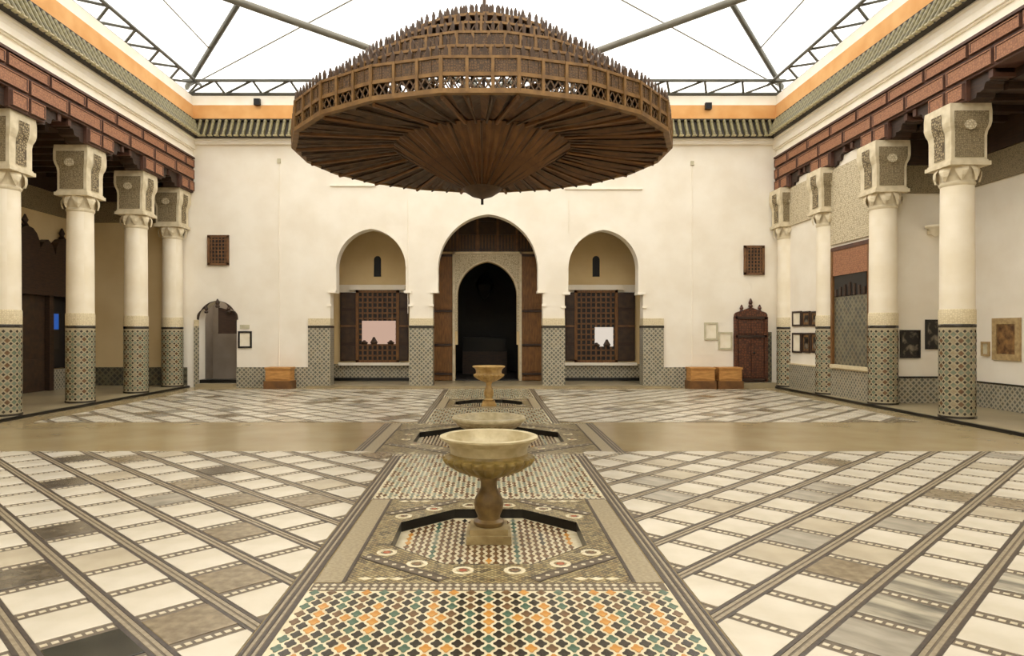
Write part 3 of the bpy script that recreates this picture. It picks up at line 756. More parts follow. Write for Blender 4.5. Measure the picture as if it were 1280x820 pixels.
# portal: carved plaster frame, wooden lintel grille, side leaves
pt = thing('carved_portal', 'pale carved plaster arch framing the dark hall doorway', 'portal', (0, YI, 0))
fr0, fr1, ft = ix(566), ix(652), iz(315)
mb = MB()
arc = PO[3]
for p, q in zip(arc[:-1], arc[1:]): mb.prism([p, q, (q[0], ft-.07), (p[0], ft-.07)], -.06, -.002, 'y')
mb.box(fr0+.06, arc[0][0], -.06, -.002, 1.62, ft-.07); mb.box(arc[-1][0], fr1-.06, -.06, -.002, 1.62, ft-.07)
mb.build('spandrel', 'gebs', pt)
for x0, x1 in ((fr0, fr0+.07), (fr1-.07, fr1)):
    mb = MB(); mb.box(x0, x1, -.10, -.002, STEP, ft); mb.build('jamb', 'cap_white', pt)
mb = MB(); mb.box(fr0, fr1, -.10, -.002, ft-.07, ft); mb.build('head', 'cap_white', pt)
mb = MB(); inner = [(PO[3][0][0]+(0), 0)]
for p, q in zip(arc[:-1], arc[1:]):
    xc = (arc[0][0]+arc[-1][0])/2
    def ou(r): return (xc+(r[0]-xc)*1.06, r[1]+.04*(r[1]-arc[0][1])+.0)
    mb.prism([p, q, ou(q), ou(p)], -.085, -.055, 'y')
mb.build('arch_band', 'cap_white', pt)
gr = thing('lintel_grille', 'dark wooden grille above the carved plaster portal', 'grille', (0, YI, 0))
mb = MB(); mb.box(ix(541), ix(677), -.03, -.002, ft+.01, 5.25); mb.build('backing', 'wood_lat_dark', gr)
for u in (545, 572, 597, 622, 646, 673):
    mb = MB(); mb.box(ix(u)-.035, ix(u)+.035, -.09, -.02, ft+.01, 5.25); mb.build('mullion', 'wood_lat', gr)
for v in (312, 293, 276):
    mb = MB(); mb.box(ix(541), ix(677), -.07, -.025, iz(v)-.02, iz(v)+.02); mb.build('rail', 'wood_lat_dark', gr)
for k in range(34):
    x = ix(543)+k*(ix(675)-ix(543))/33
    mb = MB(); mb.box(x-.012, x+.012, -.05, -.028, ft+.03, iz(294)); mb.build('spindle', 'wood_brown', gr)
for u0, u1, nm in ((538, 566, 'pink pane'), (652, 681, 'white display')):
    d = thing('door_leaf', '', 'door', (0, YI, 0), 0, 'open leaves of the central portal')
    d['label'] = 'tall brown portal door leaf on the side of the window with the %s' % nm
    mb = MB(); mb.box(ix(u0), ix(u1)-.01, -.16, -.10, STEP+.02, iz(318)); mb.build('leaf', 'wood_brown', d)
    for v0, v1 in ((322, 386), (392, 428), (434, 464)):
        mb = MB(); mb.box(ix(u0)+.06, ix(u1)-.07, -.185, -.155, iz(v1), iz(v0)); mb.build('raised_panel', 'wood_brown', d)
    for v in (320, 389, 431, 467):
        mb = MB(); mb.box(ix(u0), ix(u1)-.01, -.19, -.155, iz(v)-.035, iz(v)+.035); mb.build('rail', 'wood_dark', d)
# a lamp and a glass case faintly seen inside the hall
hl = thing('hanging_lantern', 'dim metal lantern hanging inside the dark hall', 'lantern', (wx(606, 24.3), 24.3, 0))
mb = MB(); mb.tube((0, 0, 3.7), (0, 0, 4.39), .012); mb.build('chain', 'metal_dark', hl)
mb = MB(); mb.lathe([(.03, 2.75), (.22, 2.95), (.34, 3.25), (.22, 3.5), (.06, 3.7)], 8); mb.build('cage', 'metal_dark', hl)
gc = thing('display_case', 'low glass case standing in the dark hall', 'display case', (wx(606, 25.2), 25.2, .1))
mb = MB(); mb.box(-.8, .8, -.3, .3, 0, .8); mb.build('plinth', 'wood_dark', gc)
mb = MB(); mb.box(-.78, .78, -.28, .28, .8, 1.3); mb.build('glass_box', 'glass_dark', gc)

# lattice windows inside the side arches
def lattice_window(n, c0, c1, s0, s1, bright, bmat, label):
    zt, zb = iz(365), iz(451)
    wd = MB(); wd.box(ix(c0)-.05, ix(c1)+.05, -.06, -.002, zb-.02, zt+.03); root = wd.build('window_%d' % n, 'dark_room', None, 'structure'); root.location = (0, YI, 0)
    root['label'] = label
    x0, x1 = ix(c0), ix(c1)
    for a, b, c_, d in ((x0-.06, x0+.03, zb-.03, zt+.05), (x1-.03, x1+.06, zb-.03, zt+.05), (x0-.06, x1+.06, zt-.03, zt+.06), (x0-.06, x1+.06, zb-.05, zb+.03)):
        m_ = MB(); m_.box(a, b, -.13, -.05, c_, d); m_.build('window_frame', 'wood_brown', root)
    bu0, bu1, bv0, bv1 = bright
    m_ = MB(); m_.box(ix(bu0), ix(bu1), -.07, -.058, iz(bv1), iz(bv0)); m_.build('pane', bmat, root)
    nx, nz = 8, 13
    hm = MB(); hm.box(-.022, .022, -.11, -.07, zb, zt); hm = hm.mesh('lattice_bar', 'wood_lat')
    for i in range(1, nx):
        x = x0+(x1-x0)*i/nx
        if ix(bu0)-.01 < x < ix(bu1)+.01:
            for za, zc in ((zb, iz(bv1)), (iz(bv0), zt)):
                m_ = MB(); m_.box(x-.026, x+.026, -.11, -.07, za, zc); m_.build('lattice_bar', 'wood_lat', root)
        else: link('lattice_bar', hm, root, loc=(x, 0, 0))
    for i in range(1, nz):
        z = zb+(zt-zb)*i/nz; segs = [(x0, x1)]
        if iz(bv1)-.01 < z < iz(bv0)+.01: segs = [(x0, ix(bu0)), (ix(bu1), x1)]
        for a, b in segs:
            if b-a < .05: continue
            m_ = MB(); m_.box(a, b, -.105, -.075, z-.026, z+.026); m_.build('lattice_rail', 'wood_lat', root)
    m_ = MB()                        # dim shapes standing in the pane
    for k, u in enumerate((456, 468, 489) if n == 1 else (745, 758)):
        hgt = .12+.1*(k % 2); m_.lathe([(.09, 0), (.12, .05), (.06, hgt*.7), (.03, hgt)], 8, (ix(u), -.085, iz(bv1)))
    m_.build('shape_behind_pane', 'wood_lat_dark', root)
    for u0, u1 in (s0, s1):          # open shutters
        m_ = MB(); m_.box(ix(u0), ix(u1), -.10, -.045, zb, zt-.02); sh = m_.build('shutter', 'wood_dark', root)
        for k in range(4):
            za, zc = zb+(zt-zb)*(k+.08)/4, zb+(zt-zb)*(k+.92)/4
            m_ = MB(); m_.box(ix(u0)+.05, ix(u1)-.05, -.125, -.095, za, zc-.02); m_.build('shutter_panel', 'wood_lat_dark', sh)
        m_ = MB(); m_.box(ix(u0), ix(u1), -.12, -.09, zb+(zt-zb)*.49, zb+(zt-zb)*.52); m_.build('shutter_rail', 'wood_lat', sh)
    a, b = ix(min(s0[0], c0)), ix(max(s1[1], c1))
    m_ = MB(); m_.box(a-.05, b+.05, -.16, -.002, zb-.14, zb-.05); m_.build('window_sill', 'white_trim', root)
    m_ = MB(); m_.box(x0-.25, x1+.25, -.14, -.002, zt+.06, zt+.2); m_.build('window_hood', 'white_trim', root)
lattice_window(1, 448, 497, (426, 446), (498, 511), (453, 495, 401, 430), 'bright_pink', 'wooden lattice window with shutters open around a bright pink pane')
lattice_window(2, 720, 769, (706, 719), (771, 793), (743, 766, 409, 433), 'bright_white', 'wooden lattice window with shutters open around a small white display')
for n, u in ((3, 472), (4, 745)):
    z0, z1 = iz(346), iz(320); x0, x1 = ix(u-4.5), ix(u+4.5); a = (x1-x0)/2
    pts = [(x0, z0), (x1, z0), (x1, z1-a)]+[((x0+x1)/2+a*math.cos(t_*PI/8), z1-a+a*math.sin(t_*PI/8)) for t_ in range(1, 8)]+[(x0, z1-a)]
    m_ = MB(); m_.prism(pts, YI-.012, YI+.002, 'y'); wn_ = struct('window_%d' % n, m_, 'glass_dark'); wn_['label'] = 'narrow arched slit window above the lattice window'
    xc, zc = (x0+x1)/2, (z0+z1)/2
    m_ = MB()
    for i in range(len(pts)):
        p, q = pts[i], pts[(i+1) % len(pts)]
        e = lambda r: (xc+(r[0]-xc)*1.22, zc+(r[1]-zc)*1.08)
        m_.prism([p, q, e(q), e(p)], YI-.03, YI, 'y')
    m_.build('window_frame', 'plaster_y', wn_)

# ================================================================== BACK WALL FITTINGS
def grille_window(n, u0, u1, v0, v1, label):
    x0, x1, z0, z1 = bx_(u0), bx_(u1), bz_(v1), bz_(v0)
    m_ = MB(); m_.box(x0, x1, -.02, -.001, z0, z1); root = m_.build('window_%d' % n, 'dark_room', None, 'structure'); root.location = (0, YB, 0); root['label'] = label
    for a, b, c_, d in ((x0-.02, x0+.05, z0, z1), (x1-.05, x1+.02, z0, z1), (x0-.02, x1+.02, z1-.05, z1+.02), (x0-.02, x1+.02, z0-.02, z0+.05)):
        m_ = MB(); m_.box(a, b, -.07, -.015, c_, d); m_.build('window_frame', 'wood_lat', root)
    for i in range(1, 6):
        x = x0+(x1-x0)*i/6; m_ = MB(); m_.box(x-.015, x+.015, -.05, -.018, z0, z1); m_.build('grille_bar', 'wood_lat', root)
    for i in range(1, 8):
        z = z0+(z1-z0)*i/8; m_ = MB(); m_.box(x0, x1, -.045, -.02, z-.015, z+.015); m_.build('grille_rail', 'wood_lat', root)
grille_window(5, 261, 286, 295, 331, 'small square wooden grille window above the open doorway')
grille_window(6, 930, 954, 308, 343, 'small square wooden grille window above the carved wooden door')

def crown_poly(x0, x1, zs, zt):     # ogee head
    xc, a = (x0+x1)/2, (x1-x0)/2; h = zt-zs
    right = [(1, 0), (1, .2), (.92, .42), (.72, .55), (.52, .58), (.45, .68), (.25, .82), (.1, .92), (0, 1)]
    return [(xc-a*f, zs+h*g) for f, g in right]+[(xc+a*f, zs+h*g) for f, g in right[::-1][1:]]
def finial(m_, x, z, s=1.0, y=0): m_.lathe([(.03*s, 0), (.055*s, .03*s), (.03*s, .07*s), (.05*s, .11*s), (.012*s, .2*s)], 10, (x, y, z))
# carved wooden door with a crown of finials
x0, x1 = bx_(918), bx_(957); zb, zs, zt = .16, bz_(396), bz_(384)
m_ = MB(); m_.box(x0, x1, -.06, -.001, zb, zs-.02); dr = m_.build('door_1', 'wood_door', None, 'structure'); dr.location = (0, YB, 0); dr['label'] = 'dark carved wooden door with scalloped crown and finials'
m_ = MB(); m_.prism([(x0-.02, zs-.02)]+crown_poly(x0-.02, x1+.02, zs, zt)+[(x1+.02, zs-.02)], -.09, -.001, 'y'); m_.build('door_crown', 'wood_door', dr)
for a, b in ((x0-.03, x0+.06), (x1-.06, x1+.03)):
    m_ = MB(); m_.box(a, b, -.10, -.001, zb, zs); m_.build('door_jamb', 'wood_door', dr)
for i, z in enumerate((zb+.03, bz_(422), zs-.07)):
    m_ = MB(); m_.box(x0, x1, -.10, -.05, z, z+.07); m_.build('door_rail', 'wood_dark', dr)
for a, b in ((x0+.09, (x0+x1)/2-.02), ((x0+x1)/2+.02, x1-.09)):
    for c_, d in ((zb+.14, bz_(424)), (bz_(417), zs-.1)):
        m_ = MB(); m_.box(a, b, -.085, -.05, c_, d); m_.build('door_panel', 'wood_door', dr)
for fx, fz, fs_ in (((x0+x1)/2, zt-.01, 1.3), (x0+.19, zs+.12, 1.15), (x1-.19, zs+.12, 1.15)):
    m_ = MB(); finial(m_, fx, fz, fs_, -.045); m_.build('finial', 'wood_door', dr, smooth=True)
m_ = MB(); m_.lathe([(.03, 0), (.035, .02), (.01, .05)], 10); h_ = m_.build('door_knob', 'metal_dark', dr); h_.location = ((x0+x1)/2+.08, -.1, 1.0); h_.rotation_euler = (PI/2, 0, 0)
m_ = MB(); m_.box(bx_(957.5), bx_(964), YB-.035, YB, 0, bz_(415)); m_.build('tile_strip', 'dado_dark', wall_back)
m_ = MB(); m_.box(x0-.05, bx_(968), YB-.30, YB, 0, .15); struct('trim_10', m_, 'gal_floor')
# open doorway: wooden head, passage, hanging shutter
x0, x1 = OPEN_D[0], OPEN_D[1]
m_ = MB(); m_.box(x0-.2, x1+.2, YB+1.5, YB+1.6, 0, 3); m_.box(x0-.25, x0-.2, YB+.42, YB+1.6, 0, 3); m_.box(x1+.2, x1+.25, YB+.42, YB+1.6, 0, 3)
pw = struct('wall_passage', m_, 'grey_wall')  # ceiling left off as an added light well, so daylight reaches the passage
m_ = MB(); m_.box(x0, x1, YB-.28, YB+1.5, 0, .12); struct('trim_11', m_, 'gal_floor')
m_ = MB(); m_.box(x0, x1, YB+.02, YB+.42, .12, .22); m_.build('threshold', 'pool_black', pw)
arc = OPEN_D[3]; m_ = MB(); xc = (x0+x1)/2
hd = crown_poly(x0-.04, x1+.04, 1.93, bz_(384))
n = len(arc)
oc = []
for i in range(n): f = i/(n-1)*(len(hd)-1); k = min(int(f), len(hd)-2); g = f-k; oc.append((hd[k][0]*(1-g)+hd[k+1][0]*g, hd[k][1]*(1-g)+hd[k+1][1]*g))
for i in range(n-1): m_.prism([arc[i], arc[i+1], (oc[i+1][0], max(oc[i+1][1], arc[i+1][1]+.01)), (oc[i][0], max(oc[i][1], arc[i][1]+.01))], -.07, -.002, 'y')
dr = m_.build('door_2', 'wood_lat_dark', None, 'structure'); dr.location = (0, YB, 0); dr['label'] = 'dark carved wooden head with finials over the open doorway'
for fx, fz, fs_ in ((xc, bz_(384)-.02, 1.3), (x0+.22, 2.14, 1.15), (x1-.22, 2.14, 1.15)):
    m_ = MB(); finial(m_, fx, fz, fs_, -.035); m_.build('finial', 'wood_lat_dark', dr, smooth=True)
sh = thing('door_shutter', 'dark wooden upper shutter hanging inside the open doorway', 'shutter', (0, YB, 0))
m_ = MB(); m_.prism([(bx_(272), 1.55), (x1-.01, 1.55), (x1-.01, 1.98), (x1-.12, 2.2), (bx_(275), 2.3), (bx_(272), 2.3)], .05, .10, 'y'); m_.build('leaf', 'wood_dark', sh)
m_ = MB(); m_.box(bx_(272), x1-.01, .03, .06, 1.55, 1.60); m_.build('bottom_rail', 'wood_dark', sh)
m_ = MB(); m_.box(bx_(274), x1-.06, .035, .06, 1.66, 1.95); m_.build('raised_panel', 'wood_dark', sh)
# tile strip left of the doorway
m_ = MB(); m_.box(bx_(243), x0, YB-.035, YB, 0, bz_(408)); m_.build('pier_zellige', 'dado', wall_back)
m_ = MB(); m_.box(bx_(243), x0, YB-.035, YB, bz_(408), bz_(400)); m_.build('pier_script_band', 'pale_band', wall_back)

def frame_back(u0, u1, v0, v1, fm, im, label, cat='picture', mount=None, group=None):
    x0, x1, z0, z1 = bx_(u0), bx_(u1), bz_(v1), bz_(v0)
    o_ = thing('framed_notice' if cat == 'notice' else 'framed_picture', label, cat, ((x0+x1)/2, YB, (z0+z1)/2), 0, group)
    make_frame(o_, (x1-x0), (z1-z0), fm, im, mount); return o_
def make_frame(o_, w_, h_, fm, im, mount=None, b=.05):
    a, c_ = w_/2, h_/2
    for q in ((-a, a, c_-b, c_), (-a, a, -c_, -c_+b), (-a, -a+b, -c_+b, c_-b), (a-b, a, -c_+b, c_-b)):
        m_ = MB(); m_.box(q[0], q[1], -.04, -.001, q[2], q[3]); m_.build('frame_rail', fm, o_)
    if mount:
        m_ = MB(); m_.box(-a+b, a-b, -.02, -.004, -c_+b, c_-b); m_.build('mount', mount, o_); k = b+.06
        m_ = MB(); m_.box(-a+k, a-k, -.024, -.019, -c_+k, c_-k); m_.build('picture', im, o_)
    else:
        m_ = MB(); m_.box(-a+b, a-b, -.02, -.004, -c_+b, c_-b); m_.build('picture', im, o_)
frame_back(298, 315, 414, 435, 'black', 'paper', 'dark framed notice on the wall beside the open doorway', 'notice')
m_ = MB(); m_.box(bx_(300), bx_(312), YB-.015, YB-.001, bz_(411), bz_(406)); m_.build('wall_label', 'mount_grey', wall_back)
frame_back(880, 897, 403, 425, 'mount_grey', 'paper', 'pale framed notice hung higher, further from the carved wooden door', 'notice', None, 'pale notices by the carved door')
frame_back(897.5, 915, 415, 437, 'mount_grey', 'paper', 'pale framed notice hung lower, right beside the carved wooden door', 'notice', None, 'pale notices by the carved door')

# wooden boxes along the foot of the wall
def wooden_box(u0, u1, label, group=None):
    x0, x1 = bx_(u0), bx_(u1); o_ = thing('wooden_box', label, 'box', ((x0+x1)/2, YB-.30, 0), 0, group); a = (x1-x0)/2
    m_ = MB(); m_.box(-a-.02, a+.02, -.26, .24, 0, .22); m_.build('plinth', 'wood_box_dark', o_)
    m_ = MB(); m_.box(-a+.02, a-.02, -.22, .22, .22, .55); m_.build('body', 'wood_box', o_)
    m_ = MB(); m_.box(-a, a, -.24, .24, .55, .60); m_.build('lid', 'wood_box', o_)
    m_ = MB(); m_.box(-a+.07, a-.07, -.235, -.21, .27, .50); m_.build('front_panel', 'wood_box', o_)
wooden_box(338, 370, 'single light wooden box on a dark plinth near the dark framed notice')
wooden_box(856, 887, 'light wooden box standing further from the carved wooden door', 'pair of boxes by the carved door')
wooden_box(891, 920, 'light wooden box standing next to the carved wooden door', 'pair of boxes by the carved door')
for u, v, nm in ((322, 128, 'west'), (885, 133, 'east')):
    o_ = thing('floodlight', 'small dark floodlight on the parapet above the %s' % ('open doorway' if u < 600 else 'pale framed notices'), 'floodlight', (wx(u, YB-.1), YB-.02, wz(v, YB-.1)))
    m_ = MB(); m_.box(-.09, .09, -.16, -.06, -.09, .09); m_.build('housing', 'metal_dark', o_)
    m_ = MB(); m_.box(-.015, .015, -.07, 0, -.015, .015); m_.build('bracket', 'metal_dark', o_)
    m_ = MB(); m_.box(-.075, .075, -.165, -.16, -.075, .075); m_.build('lens', 'glass_dark', o_)

# ================================================================== EAST GALLERY FITTINGS
def frame_at(name, label, cat, loc, rotz, w_, h_, fm, im, mount=None, b=.05, group=None):
    o_ = thing(name, label, cat, loc, rotz, group); make_frame(o_, w_, h_, fm, im, mount, b); return o_
s = RET/FPX
def rx(u): return (u-U0)*s
def rz(v): return EYE-(v-V0)*s
frame_at('framed_photograph', 'black framed dark photograph beside the tiled-base column, hung lower', 'picture', (rx(1137), RET, rz(430)), 0, 25*s, 35*s, 'black', 'photo', None, .04, 'black framed photographs')
frame_at('framed_photograph', 'black framed dark photograph hung higher, partly behind the free-standing column', 'picture', (rx(1168), RET, rz(418)), 0, 24*s, 37*s, 'black', 'photo', None, .04, 'black framed photographs')
sc_o = thing('wall_sconce', 'small white wall lamp above the black framed photographs', 'wall lamp', (rx(1162), RET, rz(288)))
m_ = MB(); m_.lathe([(.03, -.16), (.09, -.10), (.12, -.02), (.20, .04), (.20, .08)], 14, (0, -.2, 0)); m_.build('bowl', 'sconce', sc_o, smooth=True)
m_ = MB(); m_.box(-.05, .05, -.12, 0, -.09, .0); m_.build('bracket', 'sconce', sc_o)
# gallery side wall: pale framed painting, small label, next painting
def yw(u): return GR*FPX/(u-U0)
ya, yb = yw(1277), yw(1242)
frame_at('framed_painting', 'brown painting in a wide pale gilded frame', 'painting', (GR, (ya+yb)/2, wz(424, (ya+yb)/2)), -PI/2, yb-ya, 53*(ya+yb)/2/FPX, 'gold', 'paint_brown', None, .12)
frame_at('framed_notice', 'tiny framed label beside the pale gilded painting', 'label', (GR, yw(1233), wz(436, yw(1233))), -PI/2, yw(1228)-yw(1238), 18*yw(1233)/FPX, 'gold', 'mount_grey', None, .04)
frame_at('framed_painting', 'painting cut off beside the pale gilded one', 'painting', (GR, yw(1277)-.62, wz(412, yw(1279))), -PI/2, .9, .45, 'gold', 'paint_brown', None, .06)
# small prints on the flush wall
XF = 8.42
def yf(u): return XF*FPX/(u-U0)
for r, (v0, v1) in enumerate(((389, 408), (416, 441))):
    for k, (u0, u1) in enumerate(((991.5, 1002.5), (1004, 1013.5), (1015, 1023))):
        ya, yb = yf(u1), yf(u0); yc = (ya+yb)/2
        frame_at('framed_print', 'small framed print in the %s row, %s' % (('upper', 'lower')[r], ('next to the corner column', 'between two other prints', 'next to the half-sunk column')[k]), 'picture', (XF, yc, wz((v0+v1)/2, yc)), -PI/2, yb-ya, (v1-v0)*yc/FPX, 'wood_dark', ('paper', 'photo', 'photo')[k], 'paint_brown' if k else None, .05, 'small prints on the flush wall, %s row' % ('upper', 'lower')[r])
# tiled niche window with carved plaster above
ya, yb = yf(1090), yf(1043)
nw = MB(); nw.box(XF-.03, XF+.001, ya, yb, wz(466, 15.7), wz(366, 15.7)); nw = struct('window_7', nw, 'dado_dark'); nw['label'] = 'dark tiled niche with wooden upper frame between two columns'
for a, b in ((ya-.04, ya+.05), (yb-.06, yb+.03)):
    m_ = MB(); m_.box(XF-.08, XF, a, b, .80, 3.62); m_.build('window_frame', 'wood_brown', nw)
m_ = MB(); m_.box(XF-.07, XF, ya, yb, 2.95, 3.62); m_.build('wooden_head', 'wood_red', nw)
m_ = MB(); m_.box(XF-.085, XF, ya, yb, 3.55, 3.64); m_.build('head_rail', 'wood_line', nw)
m_ = MB(); m_.box(XF-.05, XF, ya+.15, yb-.1, 2.45, 2.95); m_.build('dark_grille', 'dark_room', nw)
m_ = MB()
for k in range(7): m_.box(XF-.075, XF-.045, ya+.2+k*(yb-ya-.4)/6-.04, ya+.2+k*(yb-ya-.4)/6+.04, 2.45, 2.62+.14*(1-abs(k-3)/3))
m_.build('crenellation', 'wood_dark', nw)
m_ = MB(); m_.box(XF-.11, XF, ya-.03, yb+.03, .74, .82); m_.build('window_sill', 'pale_band', nw)
m_ = MB(); m_.box(XF-.05, XF, COLS_R[1]+.3, COLS_R[2]-.3, 3.72, 5.55); m_.build('carved_plaster_panel', 'gebs', wall_e)
m_ = MB(); m_.box(XF-.05, XF, COLS_R[2]+.3, COLS_R[3]-.3, 4.55, 5.6); m_.build('carved_plaster_panel', 'gebs', wall_e)

# ================================================================== WEST GALLERY PORTAL
po = thing('carved_wooden_portal', 'tall dark carved wooden portal with lobed top in the ochre gallery wall', 'portal', (GL, 0, 0))
Y0, Y1 = 16.75, 19.35
top = [(Y0, 3.9)]
def lobe(yc, zc, r_): return [(yc+r_*math.cos(PI-a*PI/8), zc+r_*1.15*math.sin(PI-a*PI/8)) for a in range(9)]
L1, L2 = lobe(17.35, 3.75, .45), lobe(18.85, 3.65, .42)
prof = L1+[(17.95, 3.95), (18.12, 4.02), (18.3, 3.9)]+L2
m_ = MB()
for p, q in zip(prof[:-1], prof[1:]):
    if q[0]-p[0] > 1e-5: m_.prism([(p[0], 2.62), (q[0], 2.62), q, p], .02, .22, 'x')
m_.build('lobed_crest', 'wood_dark', po)
for fy, fz in ((17.35, 4.24), (18.85, 4.1)):
    m_ = MB(); finial(m_, .12, 0, 1.6); o_ = m_.build('finial', 'wood_dark', po); o_.location = (0, fy, fz)
for a, b in ((Y0+.1, Y0+.3), (18.12, 18.3), (19.1, Y1)):
    m_ = MB(); m_.box(.02, .25, a, b, STEP, 2.62); m_.build('post', 'wood_dark', po)
m_ = MB(); m_.box(.02, .28, Y0+.1, Y1, 2.55, 2.75); m_.build('lintel', 'wood_dark', po)
m_ = MB(); m_.box(.02, .12, Y0+.3, 18.12, STEP, 2.55); lf_ = m_.build('leaf', 'wood_lat_dark', po)
for z0 in (.3, 1.05, 1.8):
    m_ = MB(); m_.box(.11, .15, Y0+.45, 17.98, z0, z0+.6); m_.build('leaf_panel', 'wood_lat_dark', lf_)
m_ = MB(); m_.box(.012, .04, 18.3, 19.1, .62, 2.55); m_.build('dark_opening', 'dark_room', po)
m_ = MB(); m_.box(.02, .20, 18.3, 19.1, STEP, .60); m_.build('tiled_sill', 'dado', po)
scn = thing('wall_screen', 'glowing blue screen inside the dark carved wooden portal', 'screen', (GL+.045, 18.62, 1.65))
m_ = MB(); m_.box(0, .04, -.17, .17, -.5, .5); m_.build('casing', 'black', scn)
m_ = MB(); m_.box(.04, .045, -.14, .14, .02, .44); m_.build('display', 'blue_screen', scn)

# ================================================================== TENT ROOF
ZE, AP = 8.50, Vector((0, 10.55, 12.8)); XE0, XE1, YE0, YE1 = EX-.36, XR+.36, .9, YB+.18
cor = [Vector((XE0, YE1, ZE+.22)), Vector((XE1, YE1, ZE+.22)), Vector((XE1, YF-.2, ZE+.22)), Vector((XE0, YF-.2, ZE+.22))]
cor[2].y = cor[3].y = YF-.2
m_ = MB()
up = Vector((0, 0, .12))
for i in range(4):
    a, b = cor[i], cor[(i+1) % 4]; N = 8; vs = []
    for r in range(N+1):
        f = r/N
        for k in range(N+1):
            g = k/N; p = (a*(1-g)+b*g)*(1-f)+AP*f; p = Vector(p)+up; p.z -= .35*math.sin(PI*f)*math.sin(PI*g); vs.append(p)
    m_.add(vs, [(r*(N+1)+k, r*(N+1)+k+1, (r+1)*(N+1)+k+1, (r+1)*(N+1)+k) for r in range(N) for k in range(N)])
roof = struct('ceiling', m_, 'membrane', fix=False); roof['label'] = 'white translucent tent roof over the courtyard'
m_ = MB()
for i in range(4):               # skirt sealing the tent to the parapet
    a, b = cor[i]+up, cor[(i+1) % 4]+up; m_.add([a, b, Vector((b.x, b.y, 8.40)), Vector((a.x, a.y, 8.40))], [(0, 1, 2, 3)])
m_.build('tent_skirt', 'membrane', roof, fix=False)
nm_h = ['from the doorway corner', 'from the carved door corner', 'from the photograph gallery', 'from the dark portal arcade']
for i, c in enumerate(cor):
    m_ = MB(); m_.tube(c, AP, .075, 10); o_ = m_.build('roof_rafter', 'steel_dark', smooth=True); tag(o_, 'dark steel hip rafter rising to the tent peak, %s' % nm_h[i], 'rafter', 'hip rafters of the tent')
mids = [Vector((0, YE1-.25, ZE+.05)), Vector((XE1-.15, 11.1, ZE+.05)), Vector((0, YF, ZE+.05)), Vector((XE0+.15, 11.1, ZE+.05))]
nm_t = ['from the arched wall to the east arcade', 'from the east arcade to the front wall', 'from the front wall to the west arcade', 'from the west arcade to the arched wall']
for i in range(4):
    a, b = Vector(mids[i]), Vector(mids[(i+1) % 4]); dv = (b-a).normalized(); m_ = MB(); m_.tube(a+dv*.2, b-dv*.2, .085, 12); o_ = m_.build('tie_tube', 'steel', smooth=True); tag(o_, 'thick grey steel tie tube %s' % nm_t[i], 'tube', 'tie tubes of the tent')
# lattice trusses along the parapets
def truss(a, b, inward, label, n):
    a, b = Vector(a), Vector(b); inn = Vector(inward); d = (b-a)
    lo = lambda f: a+d*f; hi = lambda f: a+d*f+inn*.36+Vector((0, 0, .26))
    root = thing('roof_truss', label, 'truss', (0, 0, 0), 0, 'lattice trusses along the parapets')
    m_ = MB(); m_.tube(lo(0), lo(1), .05, 8); m_.build('bottom_chord', 'steel_dark', root, smooth=True)
    m_ = MB(); m_.tube(hi(0), hi(1), .045, 8); m_.build('top_chord', 'steel_dark', root, smooth=True)
    for k in range(n):
        p, q = lo(k/n), hi(min((k+.85)/n, 1)); m_ = MB(); m_.tube(p, q, .034, 6); m_.build('web_bar', 'steel_dark', root)
        p, q = lo((k+1)/n), hi(min((k+.85)/n, 1)); m_ = MB(); m_.tube(q, p, .034, 6); m_.build('web_bar', 'steel_dark', root)
truss((EX-.22, YB-.02, 8.47), (XR+.22, YB-.02, 8.47), (0, -1, 0), 'steel lattice truss on the parapet of the arched wall', 16)
truss((EX-.22, YF, 8.47), (EX-.22, YB-.02, 8.47), (1, 0, 0), 'steel lattice truss on the parapet above the dark portal arcade', 18)
truss((XR+.22, YF, 8.47), (XR+.22, YB-.02, 8.47), (-1, 0, 0), 'steel lattice truss on the parapet above the photograph gallery', 18)
def hip(c, f): return c*(1-f)+AP*f
CAB = [(cor[0], Vector((0, 15.3, 10.55))), (cor[1], Vector((0, 15.3, 10.55))), (hip(cor[0], .14), Vector((-7.3, 12.6, 9.1))), (hip(cor[1], .14), Vector((7.05, 12.6, 9.1))),
       (hip(cor[0], .3), hip(cor[1], .3)), (hip(cor[0], .55), hip(cor[1], .55))]
cl = ['thin roof cable from the doorway corner to the tent crown', 'thin roof cable from the carved door corner to the tent crown', 'short thin roof cable off the doorway rafter', 'short thin roof cable off the carved door rafter',
      'lower thin cable level across the arched side of the tent', 'upper thin cable level across the arched side of the tent']
for (a, b), l_ in zip(CAB, cl):
    m_ = MB(); m_.tube(a, b, .02, 6); o_ = m_.build('roof_cable', 'cable'); tag(o_, l_, 'cable', 'tent roof cables')

